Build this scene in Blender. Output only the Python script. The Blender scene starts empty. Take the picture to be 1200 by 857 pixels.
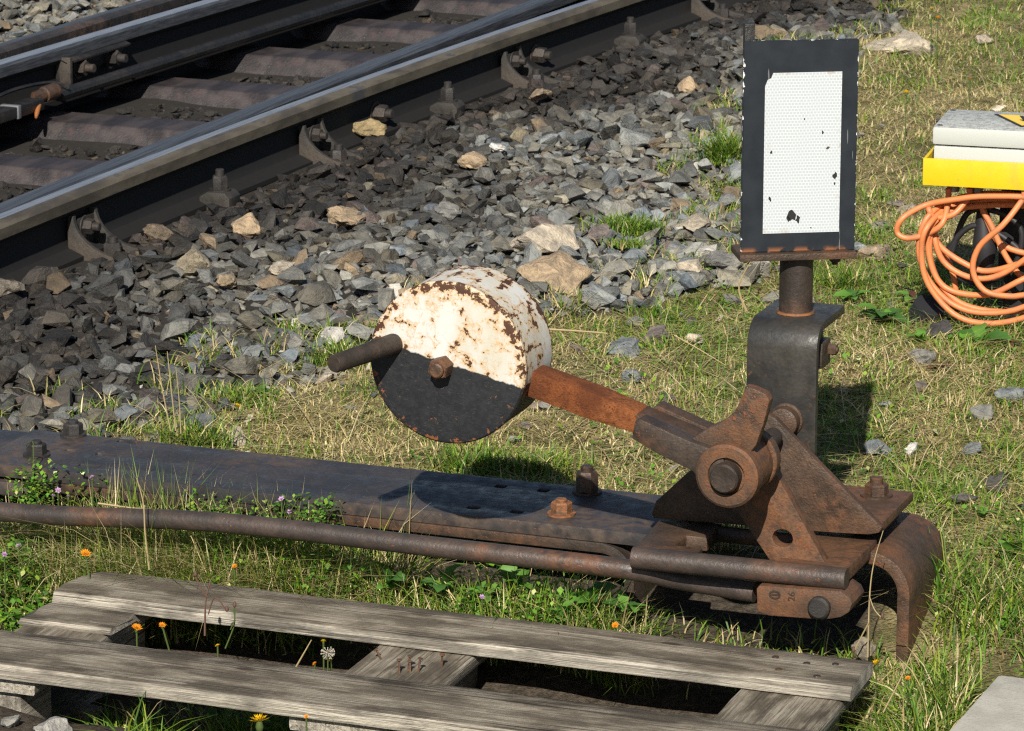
import bpy, bmesh, math, random
import numpy as np
from mathutils import Vector, Matrix, Quaternion, noise
R = math.radians
rng = np.random.default_rng(11)
random.seed(11)
S = bpy.context.scene
COL = S.collection

# ------------------------------------------------------------------ camera, world, sun
F, PITCH, YAW, CAMZ = 4600.0, R(14.4), R(20.7), 1.80      # focal length in px of a 1200 px wide picture
RIGHT = np.array([math.cos(YAW), math.sin(YAW), 0.0])
FH = np.array([-math.sin(YAW), math.cos(YAW), 0.0])
UP0 = np.array([0, 0, 1.0])
FWD = math.cos(PITCH)*FH - math.sin(PITCH)*UP0
UPV = math.sin(PITCH)*FH + math.cos(PITCH)*UP0
CAMP = np.array([0, 0, CAMZ])
cam = bpy.data.cameras.new('camera')
cam.sensor_fit = 'HORIZONTAL'; cam.sensor_width = 36.0; cam.lens = F/1200*36
cam.clip_start = 0.1; cam.clip_end = 1000
camo = bpy.data.objects.new('camera', cam); COL.objects.link(camo)
camo.location = CAMP
camo.rotation_euler = Vector(FWD).to_track_quat('-Z', 'Y').to_euler()
cam.dof.use_dof = True; cam.dof.focus_distance = 5.75; cam.dof.aperture_fstop = 40
S.camera = camo

SUN = Vector((-.305, 1.29, -1.0)).normalized()            # the way the sunlight travels
ELEV = math.asin(-SUN.z); SROT = math.atan2(-SUN.x, -SUN.y)
w = bpy.data.worlds.new('World'); S.world = w; w.use_nodes = True
nt = w.node_tree; bg = nt.nodes['Background']
sky = nt.nodes.new('ShaderNodeTexSky'); sky.sky_type = 'NISHITA'; sky.sun_disc = False
sky.sun_elevation = ELEV; sky.sun_rotation = SROT; sky.altitude = 700
nt.links.new(sky.outputs[0], bg.inputs[0]); bg.inputs[1].default_value = 0.052
sl = bpy.data.lights.new('sun', 'SUN'); sl.energy = 5.0; sl.angle = R(.53); sl.color = (1, .95, .86)
so = bpy.data.objects.new('sun', sl); COL.objects.link(so)
so.rotation_euler = SUN.to_track_quat('-Z', 'Y').to_euler()
S.view_settings.view_transform = 'Standard'; S.view_settings.look = 'None'
S.view_settings.exposure = 0.63; S.view_settings.gamma = 1
S.render.engine = 'CYCLES'; S.cycles.use_denoising = False; S.cycles.pixel_filter_type = 'BLACKMAN_HARRIS'; S.cycles.filter_width = 1.25

# ------------------------------------------------------------------ where a point of the photograph lies in the place
def ray(x, y): return FWD + RIGHT*(x-600)/F - UPV*(y-428.5)/F
def atz(x, y, z=0.0):
    r = ray(x, y); return Vector(CAMP + r*((z-CAMZ)/r[2]))
def aty(x, y, Y):
    r = ray(x, y); return Vector(CAMP + r*(Y/r[1]))
def project(P):
    d = np.asarray(P) - CAMP; z = d @ FWD
    return 600 + F*(d @ RIGHT)/z, 428.5 - F*(d @ UPV)/z, F/z
def seen(P, m=300):
    x, y, _ = project(P); return (x > -m) & (x < 1200+m) & (y > -m*.6) & (y < 857+m*.5)

# ------------------------------------------------------------------ objects
def tag(o, label=None, cat=None, group=None, kind=None):
    for k, v in (('label', label), ('category', cat), ('group', group), ('kind', kind)):
        if v: o[k] = v
    return o
def thing(name, loc, label, cat, group=None):
    o = bpy.data.objects.new(name, None); COL.objects.link(o); o.location = loc; o.empty_display_size = .05
    return tag(o, label, cat, group)
def shape(name, bm, mat, angle=35):
    me = bpy.data.meshes.new(name); bm.to_mesh(me); bm.free()
    for m in (mat if isinstance(mat, (list, tuple)) else [mat]): me.materials.append(m)
    if angle:
        me.polygons.foreach_set('use_smooth', [True]*len(me.polygons)); me.set_sharp_from_angle(angle=R(angle))
    return me
def wloc(o):
    v = Vector(o.location)
    while o.parent: o = o.parent; v = v + Vector(o.location)
    return v
def obj(name, bm, mat, parent=None, angle=35, bevel=0, seg=2):
    """Links a bmesh given in world coordinates; the object's origin stays at the thing's base."""
    if bevel:
        bm.normal_update()
        ed = [e for e in bm.edges if len(e.link_faces) == 2 and e.calc_face_angle(0) > R(32)]
        bmesh.ops.bevel(bm, geom=ed, offset=bevel, segments=seg, affect='EDGES', profile=.6, clamp_overlap=True)
    if parent:
        bmesh.ops.translate(bm, verts=bm.verts, vec=-wloc(parent))
    o = bpy.data.objects.new(name, shape(name, bm, mat, angle)); COL.objects.link(o)
    if parent: o.parent = parent
    return o
def link(name, me, parent=None, loc=(0,0,0), rot=(0,0,0), sc=(1,1,1)):
    o = bpy.data.objects.new(name, me); COL.objects.link(o)
    o.location = loc; o.rotation_euler = rot; o.scale = sc
    if parent: o.parent = parent
    return o

def B(): return bmesh.new()
def box(bm, x0, x1, y0, y1, z0, z1):
    v = [bm.verts.new(p) for p in ((x0,y0,z0),(x1,y0,z0),(x1,y1,z0),(x0,y1,z0),(x0,y0,z1),(x1,y0,z1),(x1,y1,z1),(x0,y1,z1))]
    for q in ((3,2,1,0),(4,5,6,7),(0,1,5,4),(1,2,6,5),(2,3,7,6),(3,0,4,7)): bm.faces.new([v[i] for i in q])
    return v
def prism(bm, pts, d):
    """pts: a planar outline of 3-D points, pushed out by the vector d."""
    d = Vector(d); a = [bm.verts.new(p) for p in pts]; b = [bm.verts.new(Vector(p)+d) for p in pts]
    n = len(a); fs = [bm.faces.new(a), bm.faces.new(b[::-1])]
    for i in range(n): fs.append(bm.faces.new((a[i], b[i], b[(i+1) % n], a[(i+1) % n])))
    bmesh.ops.recalc_face_normals(bm, faces=fs)
    return a+b
def ypoly(bm, px, y0, y1):
    """An outline read in the plane y = y0, pushed back to y1."""
    return prism(bm, [aty(x, y, y0) for x, y in px], (0, y1-y0, 0))
def strip(bm, prof, y0, y1):
    """A bent plate: outline prof of (x, z), between y0 and y1."""
    return prism(bm, [Vector((x, y0, z)) for x, z in prof], (0, y1-y0, 0))
def frame_of(d):
    d = Vector(d).normalized(); a = Vector((0,0,1)) if abs(d.z) < .9 else Vector((1,0,0))
    u = d.cross(a).normalized(); return u, d.cross(u)
def lathe(bm, c, d, prof, n=32, phase=0.0):
    """prof of (distance along d, radius) turned about the axis through c; ends closed."""
    c = Vector(c); d = Vector(d).normalized(); u, v = frame_of(d)
    rings = []
    for t, r in prof:
        rings.append([bm.verts.new(c + d*t + (u*math.cos(2*PI*i/n+phase) + v*math.sin(2*PI*i/n+phase))*r) for i in range(n)])
    fs = []
    for a, b in zip(rings, rings[1:]):
        for i in range(n): fs.append(bm.faces.new((a[i], a[(i+1) % n], b[(i+1) % n], b[i])))
    fs.append(bm.faces.new(rings[0][::-1])); fs.append(bm.faces.new(rings[-1]))
    bmesh.ops.recalc_face_normals(bm, faces=fs)
PI = math.pi
def tube(bm, pts, r, n=8, cap=True):
    pts = [Vector(p) for p in pts]; rs = r if isinstance(r, (list, tuple)) else [r]*len(pts)
    d0 = (pts[1]-pts[0]).normalized(); u, _ = frame_of(d0); rings = []
    for i, p in enumerate(pts):
        d = (pts[min(i+1, len(pts)-1)] - pts[max(i-1, 0)]).normalized()
        u = (u - d*u.dot(d)).normalized(); v = d.cross(u)
        rings.append([bm.verts.new(p + (u*math.cos(2*PI*k/n) + v*math.sin(2*PI*k/n))*rs[i]) for k in range(n)])
    for a, b in zip(rings, rings[1:]):
        for i in range(n): bm.faces.new((a[i], a[(i+1) % n], b[(i+1) % n], b[i]))
    if cap: bm.faces.new(rings[0][::-1]); bm.faces.new(rings[-1])
def bolt(bm, p, d, r=.012, h=.012, shank=.006, washer=True, phase=None):
    p = Vector(p); d = Vector(d).normalized(); ph = random.random() if phase is None else phase
    if washer: lathe(bm, p, d, [(0, r*1.35), (.003, r*1.35)], 20)
    lathe(bm, p+d*.003, d, [(0, r*1.0), (h*.85, r), (h, r*.86)], 6, ph)
    if shank: lathe(bm, p+d*(h+.002), d, [(0, r*.55), (shank, r*.55), (shank+.0015, r*.45)], 14)
def smooth(pts, n=6, closed=False):
    pts = [Vector(p) for p in pts]; out = []; m = len(pts)
    for i in range(m if closed else m-1):
        g = (lambda k: pts[k % m]) if closed else (lambda k: pts[min(max(k, 0), m-1)])
        a, b, c, d = g(i-1), g(i), g(i+1), g(i+2)
        for k in range(n):
            t = k/n
            out.append(.5*((2*b) + (c-a)*t + (2*a-5*b+4*c-d)*t*t + (3*b-a-3*c+d)*t**3))
    if not closed: out.append(pts[-1])
    return out

# ------------------------------------------------------------------ materials
class NT:
    def __init__(s, name):
        s.m = bpy.data.materials.new(name); s.m.use_nodes = True; s.t = s.m.node_tree
        s.bsdf = s.t.nodes['Principled BSDF']; s.out = s.t.nodes['Material Output']
    def n(s, kind, **kw):
        nd = s.t.nodes.new('ShaderNode'+kind)
        for k, v in kw.items(): setattr(nd, k, v)
        return nd
    def set(s, sock, v):
        if hasattr(v, 'is_output'): s.t.links.new(v, sock)
        elif isinstance(v, (tuple, list)) and len(v) == 3 and sock.type == 'RGBA': sock.default_value = (*v, 1)
        else: sock.default_value = v
    def coords(s, kind='Object'): return s.n('TexCoord').outputs[kind]
    def mapping(s, co, sc=(1,1,1), loc=(0,0,0), rot=(0,0,0)):
        m = s.n('Mapping'); s.set(m.inputs[0], co); m.inputs['Scale'].default_value = sc; m.inputs['Location'].default_value = loc
        m.inputs['Rotation'].default_value = rot; return m.outputs[0]
    def noise(s, co, scale, detail=4, rough=.55, dist=0):
        q = s.n('TexNoise'); s.set(q.inputs['Vector'], co); q.inputs['Scale'].default_value = scale
        q.inputs['Detail'].default_value = detail; q.inputs['Roughness'].default_value = rough; q.inputs['Distortion'].default_value = dist
        return q.outputs[0]
    def voro(s, co, scale, feature='F1', out='Distance'):
        q = s.n('TexVoronoi', feature=feature); s.set(q.inputs['Vector'], co); q.inputs['Scale'].default_value = scale
        return q.outputs[out]
    def ramp(s, x, a, b, lo=0.0, hi=1.0):
        q = s.n('MapRange', interpolation_type='SMOOTHSTEP'); s.set(q.inputs[0], x)
        for i, v in ((1, a), (2, b), (3, lo), (4, hi)): q.inputs[i].default_value = v
        return q.outputs[0]
    def math(s, op, a, b=0.0, c=None):
        q = s.n('Math', operation=op); s.set(q.inputs[0], a); s.set(q.inputs[1], b)
        if c is not None: s.set(q.inputs[2], c)
        return q.outputs[0]
    def mix(s, f, a, b, mode='MIX'):
        q = s.n('Mix', data_type='RGBA', blend_type=mode); s.set(q.inputs[0], f); s.set(q.inputs[6], a); s.set(q.inputs[7], b)
        return q.outputs[2]
    def bump(s, h, strength=.4, dist=.002):
        q = s.n('Bump'); q.inputs['Strength'].default_value = strength; q.inputs['Distance'].default_value = dist
        s.set(q.inputs['Height'], h); return q.outputs[0]
    def fin(s, color, rough=.6, metal=0.0, normal=None, spec=None):
        b = s.bsdf; s.set(b.inputs['Base Color'], color); s.set(b.inputs['Roughness'], rough); s.set(b.inputs['Metallic'], metal)
        if normal is not None: s.set(b.inputs['Normal'], normal)
        if spec is not None: s.set(b.inputs['Specular IOR Level'], spec)
        return s.m

def rusty(name, dark, mid, rust, amount=.5, rough=.6, metal=0.0, sc=1.0, pit=.5, spots=.62, spotcol=None, spec=.4):
    t = NT(name); co = t.coords()
    a = t.noise(co, 14*sc, 6, .65, .4); b = t.noise(co, 60*sc, 5, .7); g = t.noise(co, 240*sc, 3, .6); big = t.noise(co, 5*sc, 3)
    c = t.mix(t.ramp(a, .38, .64), dark, mid)
    c = t.mix(t.math('MULTIPLY', t.ramp(big, .6-amount*.35, .72-amount*.3), t.ramp(b, .35, .6)), c, rust)
    sp = t.ramp(b, spots, spots+.06)
    c = t.mix(t.math('MULTIPLY', sp, .85), c, spotcol or tuple(x*1.25 for x in rust))
    c = t.mix(t.math('MULTIPLY', t.ramp(g, .3, .75), .5), c, tuple(x*.45 for x in dark))
    pk = t.math('MULTIPLY', t.ramp(t.noise(co, 150*sc, 2, .5), .64, .68), t.ramp(big, .42, .58))
    c = t.mix(t.math('MULTIPLY', pk, .8), c, (rust[0]*1.1, rust[1]*.75, rust[2]*.6))
    h = t.math('ADD', t.math('ADD', t.math('MULTIPLY', b, .7), t.math('MULTIPLY', g, .6)), t.math('MULTIPLY', pk, .5))
    return t.fin(c, t.ramp(b, .3, .7, rough-.14, rough+.14), metal, t.bump(h, pit, .0022), spec)
M_RUST = rusty('rusty_brown_steel', (.036,.023,.015), (.080,.045,.026), (.13,.057,.025), .42, .60, 0, 1, .8, .635, (.13,.055,.022))
M_RUSTD = rusty('dark_brown_steel', (.027,.021,.017), (.055,.039,.029), (.095,.047,.025), .3, .52, .1)
M_RUST2 = rusty('warm_rust_steel', (.052,.030,.018), (.092,.048,.027), (.15,.064,.026), .5, .66, 0, 1.25, .6, .62, (.10,.036,.014))
M_ORANGE = rusty('orange_rust', (.10,.031,.011), (.18,.056,.017), (.24,.085,.028), .6, .85, 0, 1.6, 1.0, .58, (.085,.030,.014), .2)
M_PLATE = rusty('oiled_plate_steel', (.024,.023,.026), (.044,.038,.037), (.085,.060,.044), .28, .50, .05, .8, .3, .70, None, .45)
M_PLATE2 = rusty('plate_end_rust', (.060,.050,.044), (.10,.078,.06), (.16,.085,.045), .5, .5, .2, 1, .3, .66)
M_ROD = rusty('rod_steel', (.040,.032,.028), (.072,.052,.042), (.13,.062,.034), .25, .5, .15, 1, .4, .62, (.15,.055,.024))
M_BRACKET = rusty('bracket_black_brown', (.022,.021,.020), (.048,.042,.034), (.085,.055,.033), .12, .5, .1, .8, .3, .68)
M_BOLT = rusty('bolt_rust', (.07,.042,.026), (.12,.062,.032), (.26,.10,.032), .5, .7, 0, 2)
M_RBOLT = rusty('track_bolt', (.020,.018,.017), (.040,.035,.031), (.06,.042,.03), .3, .6, .1, 1.5)
M_CHAIR = rusty('cast_chair', (.022,.020,.017), (.044,.038,.031), (.06,.045,.033), .3, .65, 0, 1.3)

def m_rail():
    t = NT('rail_side_patina'); co = t.coords()
    st = t.noise(t.mapping(co, (1,.35,1)), 16, 5, .6, .3); f = t.noise(co, 120, 4)
    c = t.mix(t.ramp(st, .35, .62), (.042,.035,.026), (.090,.075,.053))
    c = t.mix(t.ramp(st, .60, .68), c, (.045,.045,.048))
    c = t.mix(t.math('MULTIPLY', t.ramp(f, .5, .75), .5), c, (.055,.045,.035))
    return t.fin(c, .62, 0, t.bump(f, .3, .001), .4)
def m_railtop():
    t = NT('rail_running_steel'); co = t.coords()
    st = t.noise(t.mapping(co, (60,.8,60)), 6, 4); f = t.noise(co, 30, 3)
    c = t.mix(t.ramp(st, .35, .65), (.30,.315,.34), (.44,.45,.47))
    c = t.mix(t.math('MULTIPLY', t.ramp(f, .55, .75), .4), c, (.20,.20,.21))
    return t.fin(c, t.ramp(st, .3, .7, .38, .52), .8, t.bump(st, .08, .0005))
def m_blade():
    t = NT('blade_rail_steel'); co = t.coords()
    st = t.noise(t.mapping(co, (30,.5,30)), 8, 4); f = t.noise(co, 26, 4)
    c = t.mix(t.ramp(st, .35, .65), (.040,.044,.052), (.088,.094,.105))
    c = t.mix(t.math('MULTIPLY', t.ramp(f, .5, .75), .6), c, (.055,.055,.06))
    return t.fin(c, .50, .45, t.bump(st, .1, .0005))
def m_web():
    t = NT('oily_rail_web'); co = t.coords(); f = t.noise(co, 60, 4)
    return t.fin(t.mix(f, (.0055,.0055,.006), (.012,.0105,.0095)), .8, 0, t.bump(f, .3, .001), .3)
M_RAIL, M_RTOP, M_BLADE, M_WEB = m_rail(), m_railtop(), m_blade(), m_web()
M_BLACK = rusty('black_greasy_steel', (.010,.010,.011), (.022,.020,.019), (.035,.03,.026), .2, .5, .1)
def m_sleeper():
    t = NT('trough_sleeper_steel'); co = t.coords()
    a = t.noise(co, 22, 6, .7); b = t.noise(co, 180, 3, .7); s = t.noise(t.mapping(co, (1,.25,1)), 18, 4)
    c = t.mix(t.ramp(s, .4, .62), (.019,.015,.0155), (.043,.034,.032))
    c = t.mix(t.math('MULTIPLY', t.ramp(a, .58, .68), .7), c, (.050,.026,.024))
    c = t.mix(t.ramp(b, .72, .77), c, (.30,.29,.27))
    return t.fin(c, t.ramp(a, .3, .7, .42, .66), 0, t.bump(t.math('ADD', a, b), .5, .003), .5)
M_SLEEP = m_sleeper()

def stone_mat(name, source):
    t = NT(name); co = t.n('NewGeometry').outputs['Position']
    base = t.n('ObjectInfo').outputs['Color'] if source == 'object' else t.n('VertexColor', layer_name='tint').outputs[0]
    a = t.noise(co, 30, 6, .7, .5); b = t.noise(co, 160, 4, .7); v = t.noise(co, 75, 5, .65)
    c = t.mix(t.ramp(a, .34, .66), t.mix(1.0, base, (.62,.62,.64), 'MULTIPLY'), t.mix(1.0, base, (1.25,1.22,1.16), 'MULTIPLY'))
    c = t.mix(t.math('MULTIPLY', t.ramp(v, .60, .72), .45), c, t.mix(1.0, base, (1.75,1.7,1.55), 'MULTIPLY'))
    c = t.mix(t.math('MULTIPLY', t.ramp(b, .55, .75), .45), c, t.mix(1.0, base, (.45,.42,.40), 'MULTIPLY'))
    h = t.math('ADD', t.math('MULTIPLY', a, 1.4), t.math('MULTIPLY', b, .5))
    return t.fin(c, t.ramp(b, .3, .7, .55, .8), 0, t.bump(h, .8, .010), .3)
M_STONE, M_STONES = stone_mat('stone_single', 'object'), stone_mat('stone_mass', 'vertex')

def m_ground():
    t = NT('ground_soil'); co = t.coords()
    g = t.n('Attribute', attribute_name='bed'); bed = g.outputs['Fac']
    a = t.noise(co, 9, 6, .6); b = t.noise(co, 90, 5, .7); d = t.noise(t.mapping(co, (1,2.4,1), rot=(0,0,.6)), 150, 3, .7)
    thatch = t.mix(t.ramp(a, .38, .62), (.13,.115,.045), (.38,.30,.15))
    thatch = t.mix(t.ramp(d, .45, .62), thatch, (.06,.058,.022))
    soil = t.mix(t.ramp(b, .35, .65), (.035,.028,.020), (.095,.074,.052))
    c = t.mix(bed, thatch, soil)
    return t.fin(c, .9, 0, t.bump(t.math('ADD', b, d), .8, .012), .2)
M_GROUND = m_ground()

def leafy(name, source, sat=1.0, trans=.35):
    t = NT(name); co = t.coords()
    base = t.n('VertexColor', layer_name='tint').outputs[0] if source is None else source
    if source is not None: base = t.mix(t.noise(co, 60, 3), tuple(x*.7 for x in source), tuple(x*1.25 for x in source))
    d = t.n('BsdfTranslucent'); t.set(d.inputs[0], t.mix(1.0, base, (1.0,1.05,.55), 'MULTIPLY'))
    t.fin(base, .55, 0, None, .35)
    mx = t.n('MixShader'); mx.inputs[0].default_value = trans
    t.t.links.new(t.bsdf.outputs[0], mx.inputs[1]); t.t.links.new(d.outputs[0], mx.inputs[2]); t.t.links.new(mx.outputs[0], t.out.inputs[0])
    return t.m
M_GRASS = leafy('grass_blades', None, 1, .3)
M_LEAF = leafy('weed_leaf', (.12,.26,.04)); M_LEAFD = leafy('dark_weed_leaf', (.06,.15,.03)); M_LEAFR = leafy('reddish_leaf', (.11,.045,.035))
M_STEM = leafy('flower_stem', (.09,.13,.035)); M_STRAW = leafy('dry_stalk', (.34,.26,.13), 1, .15); M_TWIG = leafy('brown_twig', (.10,.055,.04), 1, .05)
M_PETAL = leafy('yellow_petal', (.75,.46,.01), 1, .25); M_PETALO = leafy('orange_petal', (.75,.27,.008), 1, .25)
M_PINK = leafy('lilac_petal', (.55,.34,.58), 1, .3); M_SEED = leafy('seed_fluff', (.45,.40,.33), 1, .3)

def m_weight():
    """Two paints on the counterweight: white above the lever's axis, black below it, both flaking to rust."""
    t = NT('counterweight_paint'); co = t.coords()
    sp = t.n('SeparateXYZ'); t.set(sp.inputs[0], co)
    x, y, z = sp.outputs
    wob = t.math('MULTIPLY', t.math('SUBTRACT', t.noise(co, 70, 4), .5), .011)
    upper = t.ramp(t.math('ADD', z, wob), -.0012, .0012)
    n1 = t.noise(co, 38, 6, .66, .5); n2 = t.noise(co, 120, 5, .7); n3 = t.noise(t.mapping(co, (1,1,.35)), 20, 4)
    r = t.math('SQRT', t.math('ADD', t.math('MULTIPLY', x, x), t.math('MULTIPLY', z, z)))
    rim = t.math('MULTIPLY', t.ramp(r, .103, .116), t.ramp(y, -.036, -.060))                # wear on the front arris
    rim2 = t.math('MULTIPLY', t.ramp(r, .112, .118), t.ramp(y, .046, .060))
    edge = t.math('ADD', t.math('MULTIPLY', rim, .075), t.math('MULTIPLY', rim2, .12))
    flake = t.math('ADD', t.math('ADD', t.math('MULTIPLY', n1, .62), t.math('MULTIPLY', n2, .38)), edge)
    bare = t.ramp(flake, .566, .578)
    halo = t.ramp(flake, .51, .595)
    cracks = t.voro(t.mapping(co, (1,1,1)), 62, 'DISTANCE_TO_EDGE')
    crk = t.math('MULTIPLY', t.ramp(cracks, .035, .0), t.ramp(n1, .40, .58))
    rust = t.mix(n2, (.022,.011,.007), (.085,.032,.013))
    sk = t.noise(t.mapping(co, (1,.22,1)), 75, 5, .65)                                          # streaks along the rim
    flake = t.math('ADD', flake, t.math('MULTIPLY', t.math('MULTIPLY', t.ramp(r, .118, .1195), t.ramp(sk, .50, .66)), .085))
    bare = t.ramp(flake, .573, .585); halo = t.ramp(flake, .49, .572)
    white = t.mix(t.ramp(n3, .36, .7), (.49,.485,.455), (.42,.39,.31))
    white = t.mix(t.math('MULTIPLY', halo, .75), white, (.46,.27,.10))
    white = t.mix(t.math('MULTIPLY', crk, .6), white, (.36,.22,.11))
    white = t.mix(bare, white, rust)
    bare2 = t.ramp(t.math('ADD', flake, t.math('MULTIPLY', n3, .04)), .648, .664)
    black = t.mix(t.ramp(n2, .35, .7), (.009,.010,.012), (.019,.020,.022))
    black = t.mix(t.math('MULTIPLY', t.ramp(t.noise(t.mapping(co, (8,1,40)), 14, 3), .62, .7), .35), black, (.10,.09,.085))
    black = t.mix(bare2, black, t.mix(n2, (.09,.035,.017), (.24,.08,.025)))
    c = t.mix(upper, black, white)
    h = t.math('SUBTRACT', t.math('MULTIPLY', n2, .25), t.math('MULTIPLY', bare, .5))
    return t.fin(c, .55, 0, t.bump(h, .6, .0022), .4)
M_WEIGHT = m_weight()

def m_board():
    t = NT('board_black_paint'); co = t.coords(); sp = t.n('SeparateXYZ'); t.set(sp.inputs[0], co)
    x, y, z = sp.outputs
    ex = t.math('SUBTRACT', .088, t.math('ABSOLUTE', x)); ez = t.math('SUBTRACT', .162, t.math('ABSOLUTE', z))
    e = t.math('MINIMUM', ex, ez)
    n1 = t.noise(co, 80, 4, .6); n2 = t.noise(co, 24, 3)
    chip = t.math('MULTIPLY', t.ramp(t.math('SUBTRACT', n1, t.math('MULTIPLY', e, 60)), .445, .485), t.ramp(n2, .42, .5))
    c = t.mix(t.ramp(n2, .3, .7), (.009,.012,.016), (.015,.019,.024))
    c = t.mix(t.ramp(t.noise(t.mapping(co, (1,1,.08), rot=(0,.5,0)), 170, 2), .73, .76), c, (.12,.12,.12))
    c = t.mix(chip, c, (.62,.62,.60))
    low = t.math('MULTIPLY', t.ramp(z, -.150, -.160), t.ramp(t.noise(co, 45, 4), .42, .55))
    c = t.mix(low, c, (.22,.085,.035))
    return t.fin(c, .5, 0, t.bump(n1, .15, .001), .3)
def m_film():
    t = NT('reflective_white_film'); co = t.coords(); sp = t.n('SeparateXYZ'); t.set(sp.inputs[0], co); x, y, z = sp.outputs
    cb = t.n('CombineXYZ'); t.set(cb.inputs[0], x); t.set(cb.inputs[1], z)
    br = t.n('TexBrick', offset=.5); t.set(br.inputs['Vector'], cb.outputs[0]); br.inputs['Scale'].default_value = 1
    br.inputs['Brick Width'].default_value = .0052; br.inputs['Row Height'].default_value = .0045; br.inputs['Mortar Size'].default_value = .0009
    br.inputs['Mortar Smooth'].default_value = .6
    br.inputs['Color1'].default_value = (.36,.39,.405,1); br.inputs['Color2'].default_value = (.37,.395,.405,1); br.inputs['Mortar'].default_value = (.47,.495,.505,1)
    n1 = t.noise(co, 55, 4, .6); e = t.math('MINIMUM', t.math('SUBTRACT', .058, t.math('ABSOLUTE', x)), t.math('SUBTRACT', .1215, t.math('ABSOLUTE', z)))
    top = t.ramp(z, .108, .127)
    dirt = t.math('MULTIPLY', t.ramp(n1, .52, .66), t.ramp(t.math('SUBTRACT', .012, e), .0, .012))
    c = t.mix(t.math('MULTIPLY', dirt, t.math('ADD', .35, t.math('MULTIPLY', top, .5))), br.outputs[0], (.30,.20,.10))
    n2 = t.noise(co, 42, 3, .5)
    spot = t.math('MULTIPLY', t.ramp(n2, .715, .725), t.ramp(z, .09, .06))
    c = t.mix(spot, c, (.06,.045,.035))
    return t.fin(c, .42, 0, None, .5)
M_BOARD, M_FILM = m_board(), m_film()

def m_wood(name='weathered_pallet_wood', axis=0, tone=1.0):
    t = NT(name); co = t.coords()
    sc = [52, 52, 52]; sc[axis] = 1.3
    g = t.noise(t.mapping(co, sc), 5, 7, .68, .5); f = t.noise(t.mapping(co, [x*3 for x in sc]), 7, 4, .6)
    big = t.noise(t.mapping(co, [x*.2 for x in sc]), 3.2, 4, .6); blot = t.noise(t.mapping(co, (1.2,3,3) if axis == 0 else (3,1.2,3)), 7, 5, .6)
    c = t.mix(t.ramp(g, .36, .62), (.18*tone,.158*tone,.126*tone), (.49*tone,.442*tone,.36*tone))
    c = t.mix(t.math('MULTIPLY', t.ramp(blot, .44, .62), .72), c, (.070,.061,.051))
    sc2 = [95, 95, 95]; sc2[axis] = .55; ck = t.noise(t.mapping(co, sc2), 3, 3, .5)
    c = t.mix(t.math('MULTIPLY', t.ramp(ck, .60, .66), .8), c, (.035,.029,.024))
    c = t.mix(t.math('MULTIPLY', t.ramp(f, .56, .68), .75), c, (.045,.037,.03))
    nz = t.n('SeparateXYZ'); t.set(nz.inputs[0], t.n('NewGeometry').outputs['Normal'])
    c = t.mix(t.math('MULTIPLY', t.ramp(big, .40, .62), .35), c, (.40*tone,.36*tone,.295*tone))
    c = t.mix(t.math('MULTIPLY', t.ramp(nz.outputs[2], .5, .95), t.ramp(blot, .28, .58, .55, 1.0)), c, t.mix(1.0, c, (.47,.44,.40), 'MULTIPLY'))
    kn = t.voro(t.mapping(co, (3,9,9) if axis == 0 else (9,3,9)), 1.5)
    c = t.mix(t.ramp(kn, .10, .06), c, (.055,.040,.028))
    h = t.math('ADD', g, t.math('MULTIPLY', f, .5))
    return t.fin(c, .85, 0, t.bump(h, .75, .004), .2)
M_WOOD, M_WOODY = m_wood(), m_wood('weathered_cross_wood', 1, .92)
def m_concrete():
    t = NT('pale_concrete'); co = t.coords(); a = t.noise(co, 12, 5, .6); b = t.noise(co, 200, 4, .7)
    c = t.mix(t.ramp(a, .35, .65), (.33,.315,.265), (.43,.41,.35)); c = t.mix(t.math('MULTIPLY', t.ramp(b, .5, .7), .5), c, (.20,.19,.17))
    return t.fin(c, .85, 0, t.bump(b, .4, .002), .2)
M_CONC = m_concrete()
def m_speckle():
    t = NT('dusty_grey_plastic_lid'); co = t.coords(); a = t.noise(co, 70, 5, .75); b = t.noise(co, 300, 3, .7)
    n = t.n('SeparateXYZ'); t.set(n.inputs[0], t.n('NewGeometry').outputs['Normal'])
    top = t.ramp(n.outputs[2], .7, .95)
    c = t.mix(t.math('MULTIPLY', top, t.ramp(t.math('ADD', t.math('MULTIPLY', a, .55), t.math('MULTIPLY', b, .45)), .44, .60)), (.40,.41,.375), (.19,.19,.19))
    c = t.mix(t.math('MULTIPLY', t.ramp(a, .58, .75), .25), c, (.33,.31,.26))
    return t.fin(c, .55, 0, t.bump(b, .1, .0005))
def plain(name, col, rough=.5, metal=0, var=.12, sc=30, spec=.4):
    t = NT(name); co = t.coords(); a = t.noise(co, sc, 5, .6)
    c = t.mix(a, tuple(x*(1-var) for x in col), tuple(min(1, x*(1+var)) for x in col))
    return t.fin(c, rough, metal, t.bump(a, .1, .001), spec)
def grimy(name, col, dirt, amount, sc, rough):
    t = NT(name); co = t.coords(); a = t.noise(co, sc, 6, .7, .4); b = t.noise(t.mapping(co, (1,1,.25)), sc*2.2, 4, .6); e = t.noise(co, sc*9, 3)
    c = t.mix(a, tuple(x*.86 for x in col), tuple(x*1.1 for x in col))
    c = t.mix(t.math('MULTIPLY', t.ramp(t.math('ADD', t.math('MULTIPLY', a, .5), t.math('MULTIPLY', b, .5)), .48, .64), amount), c, dirt)
    c = t.mix(t.math('MULTIPLY', t.ramp(e, .66, .70), amount), c, dirt)
    return t.fin(c, t.ramp(a, .3, .7, rough-.08, rough+.12), 0, t.bump(e, .15, .0006))
M_GREY = m_speckle(); M_YELLOW = grimy('yellow_paint', (.60,.41,.008), (.30,.215,.05), .45, 16, .45)
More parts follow.
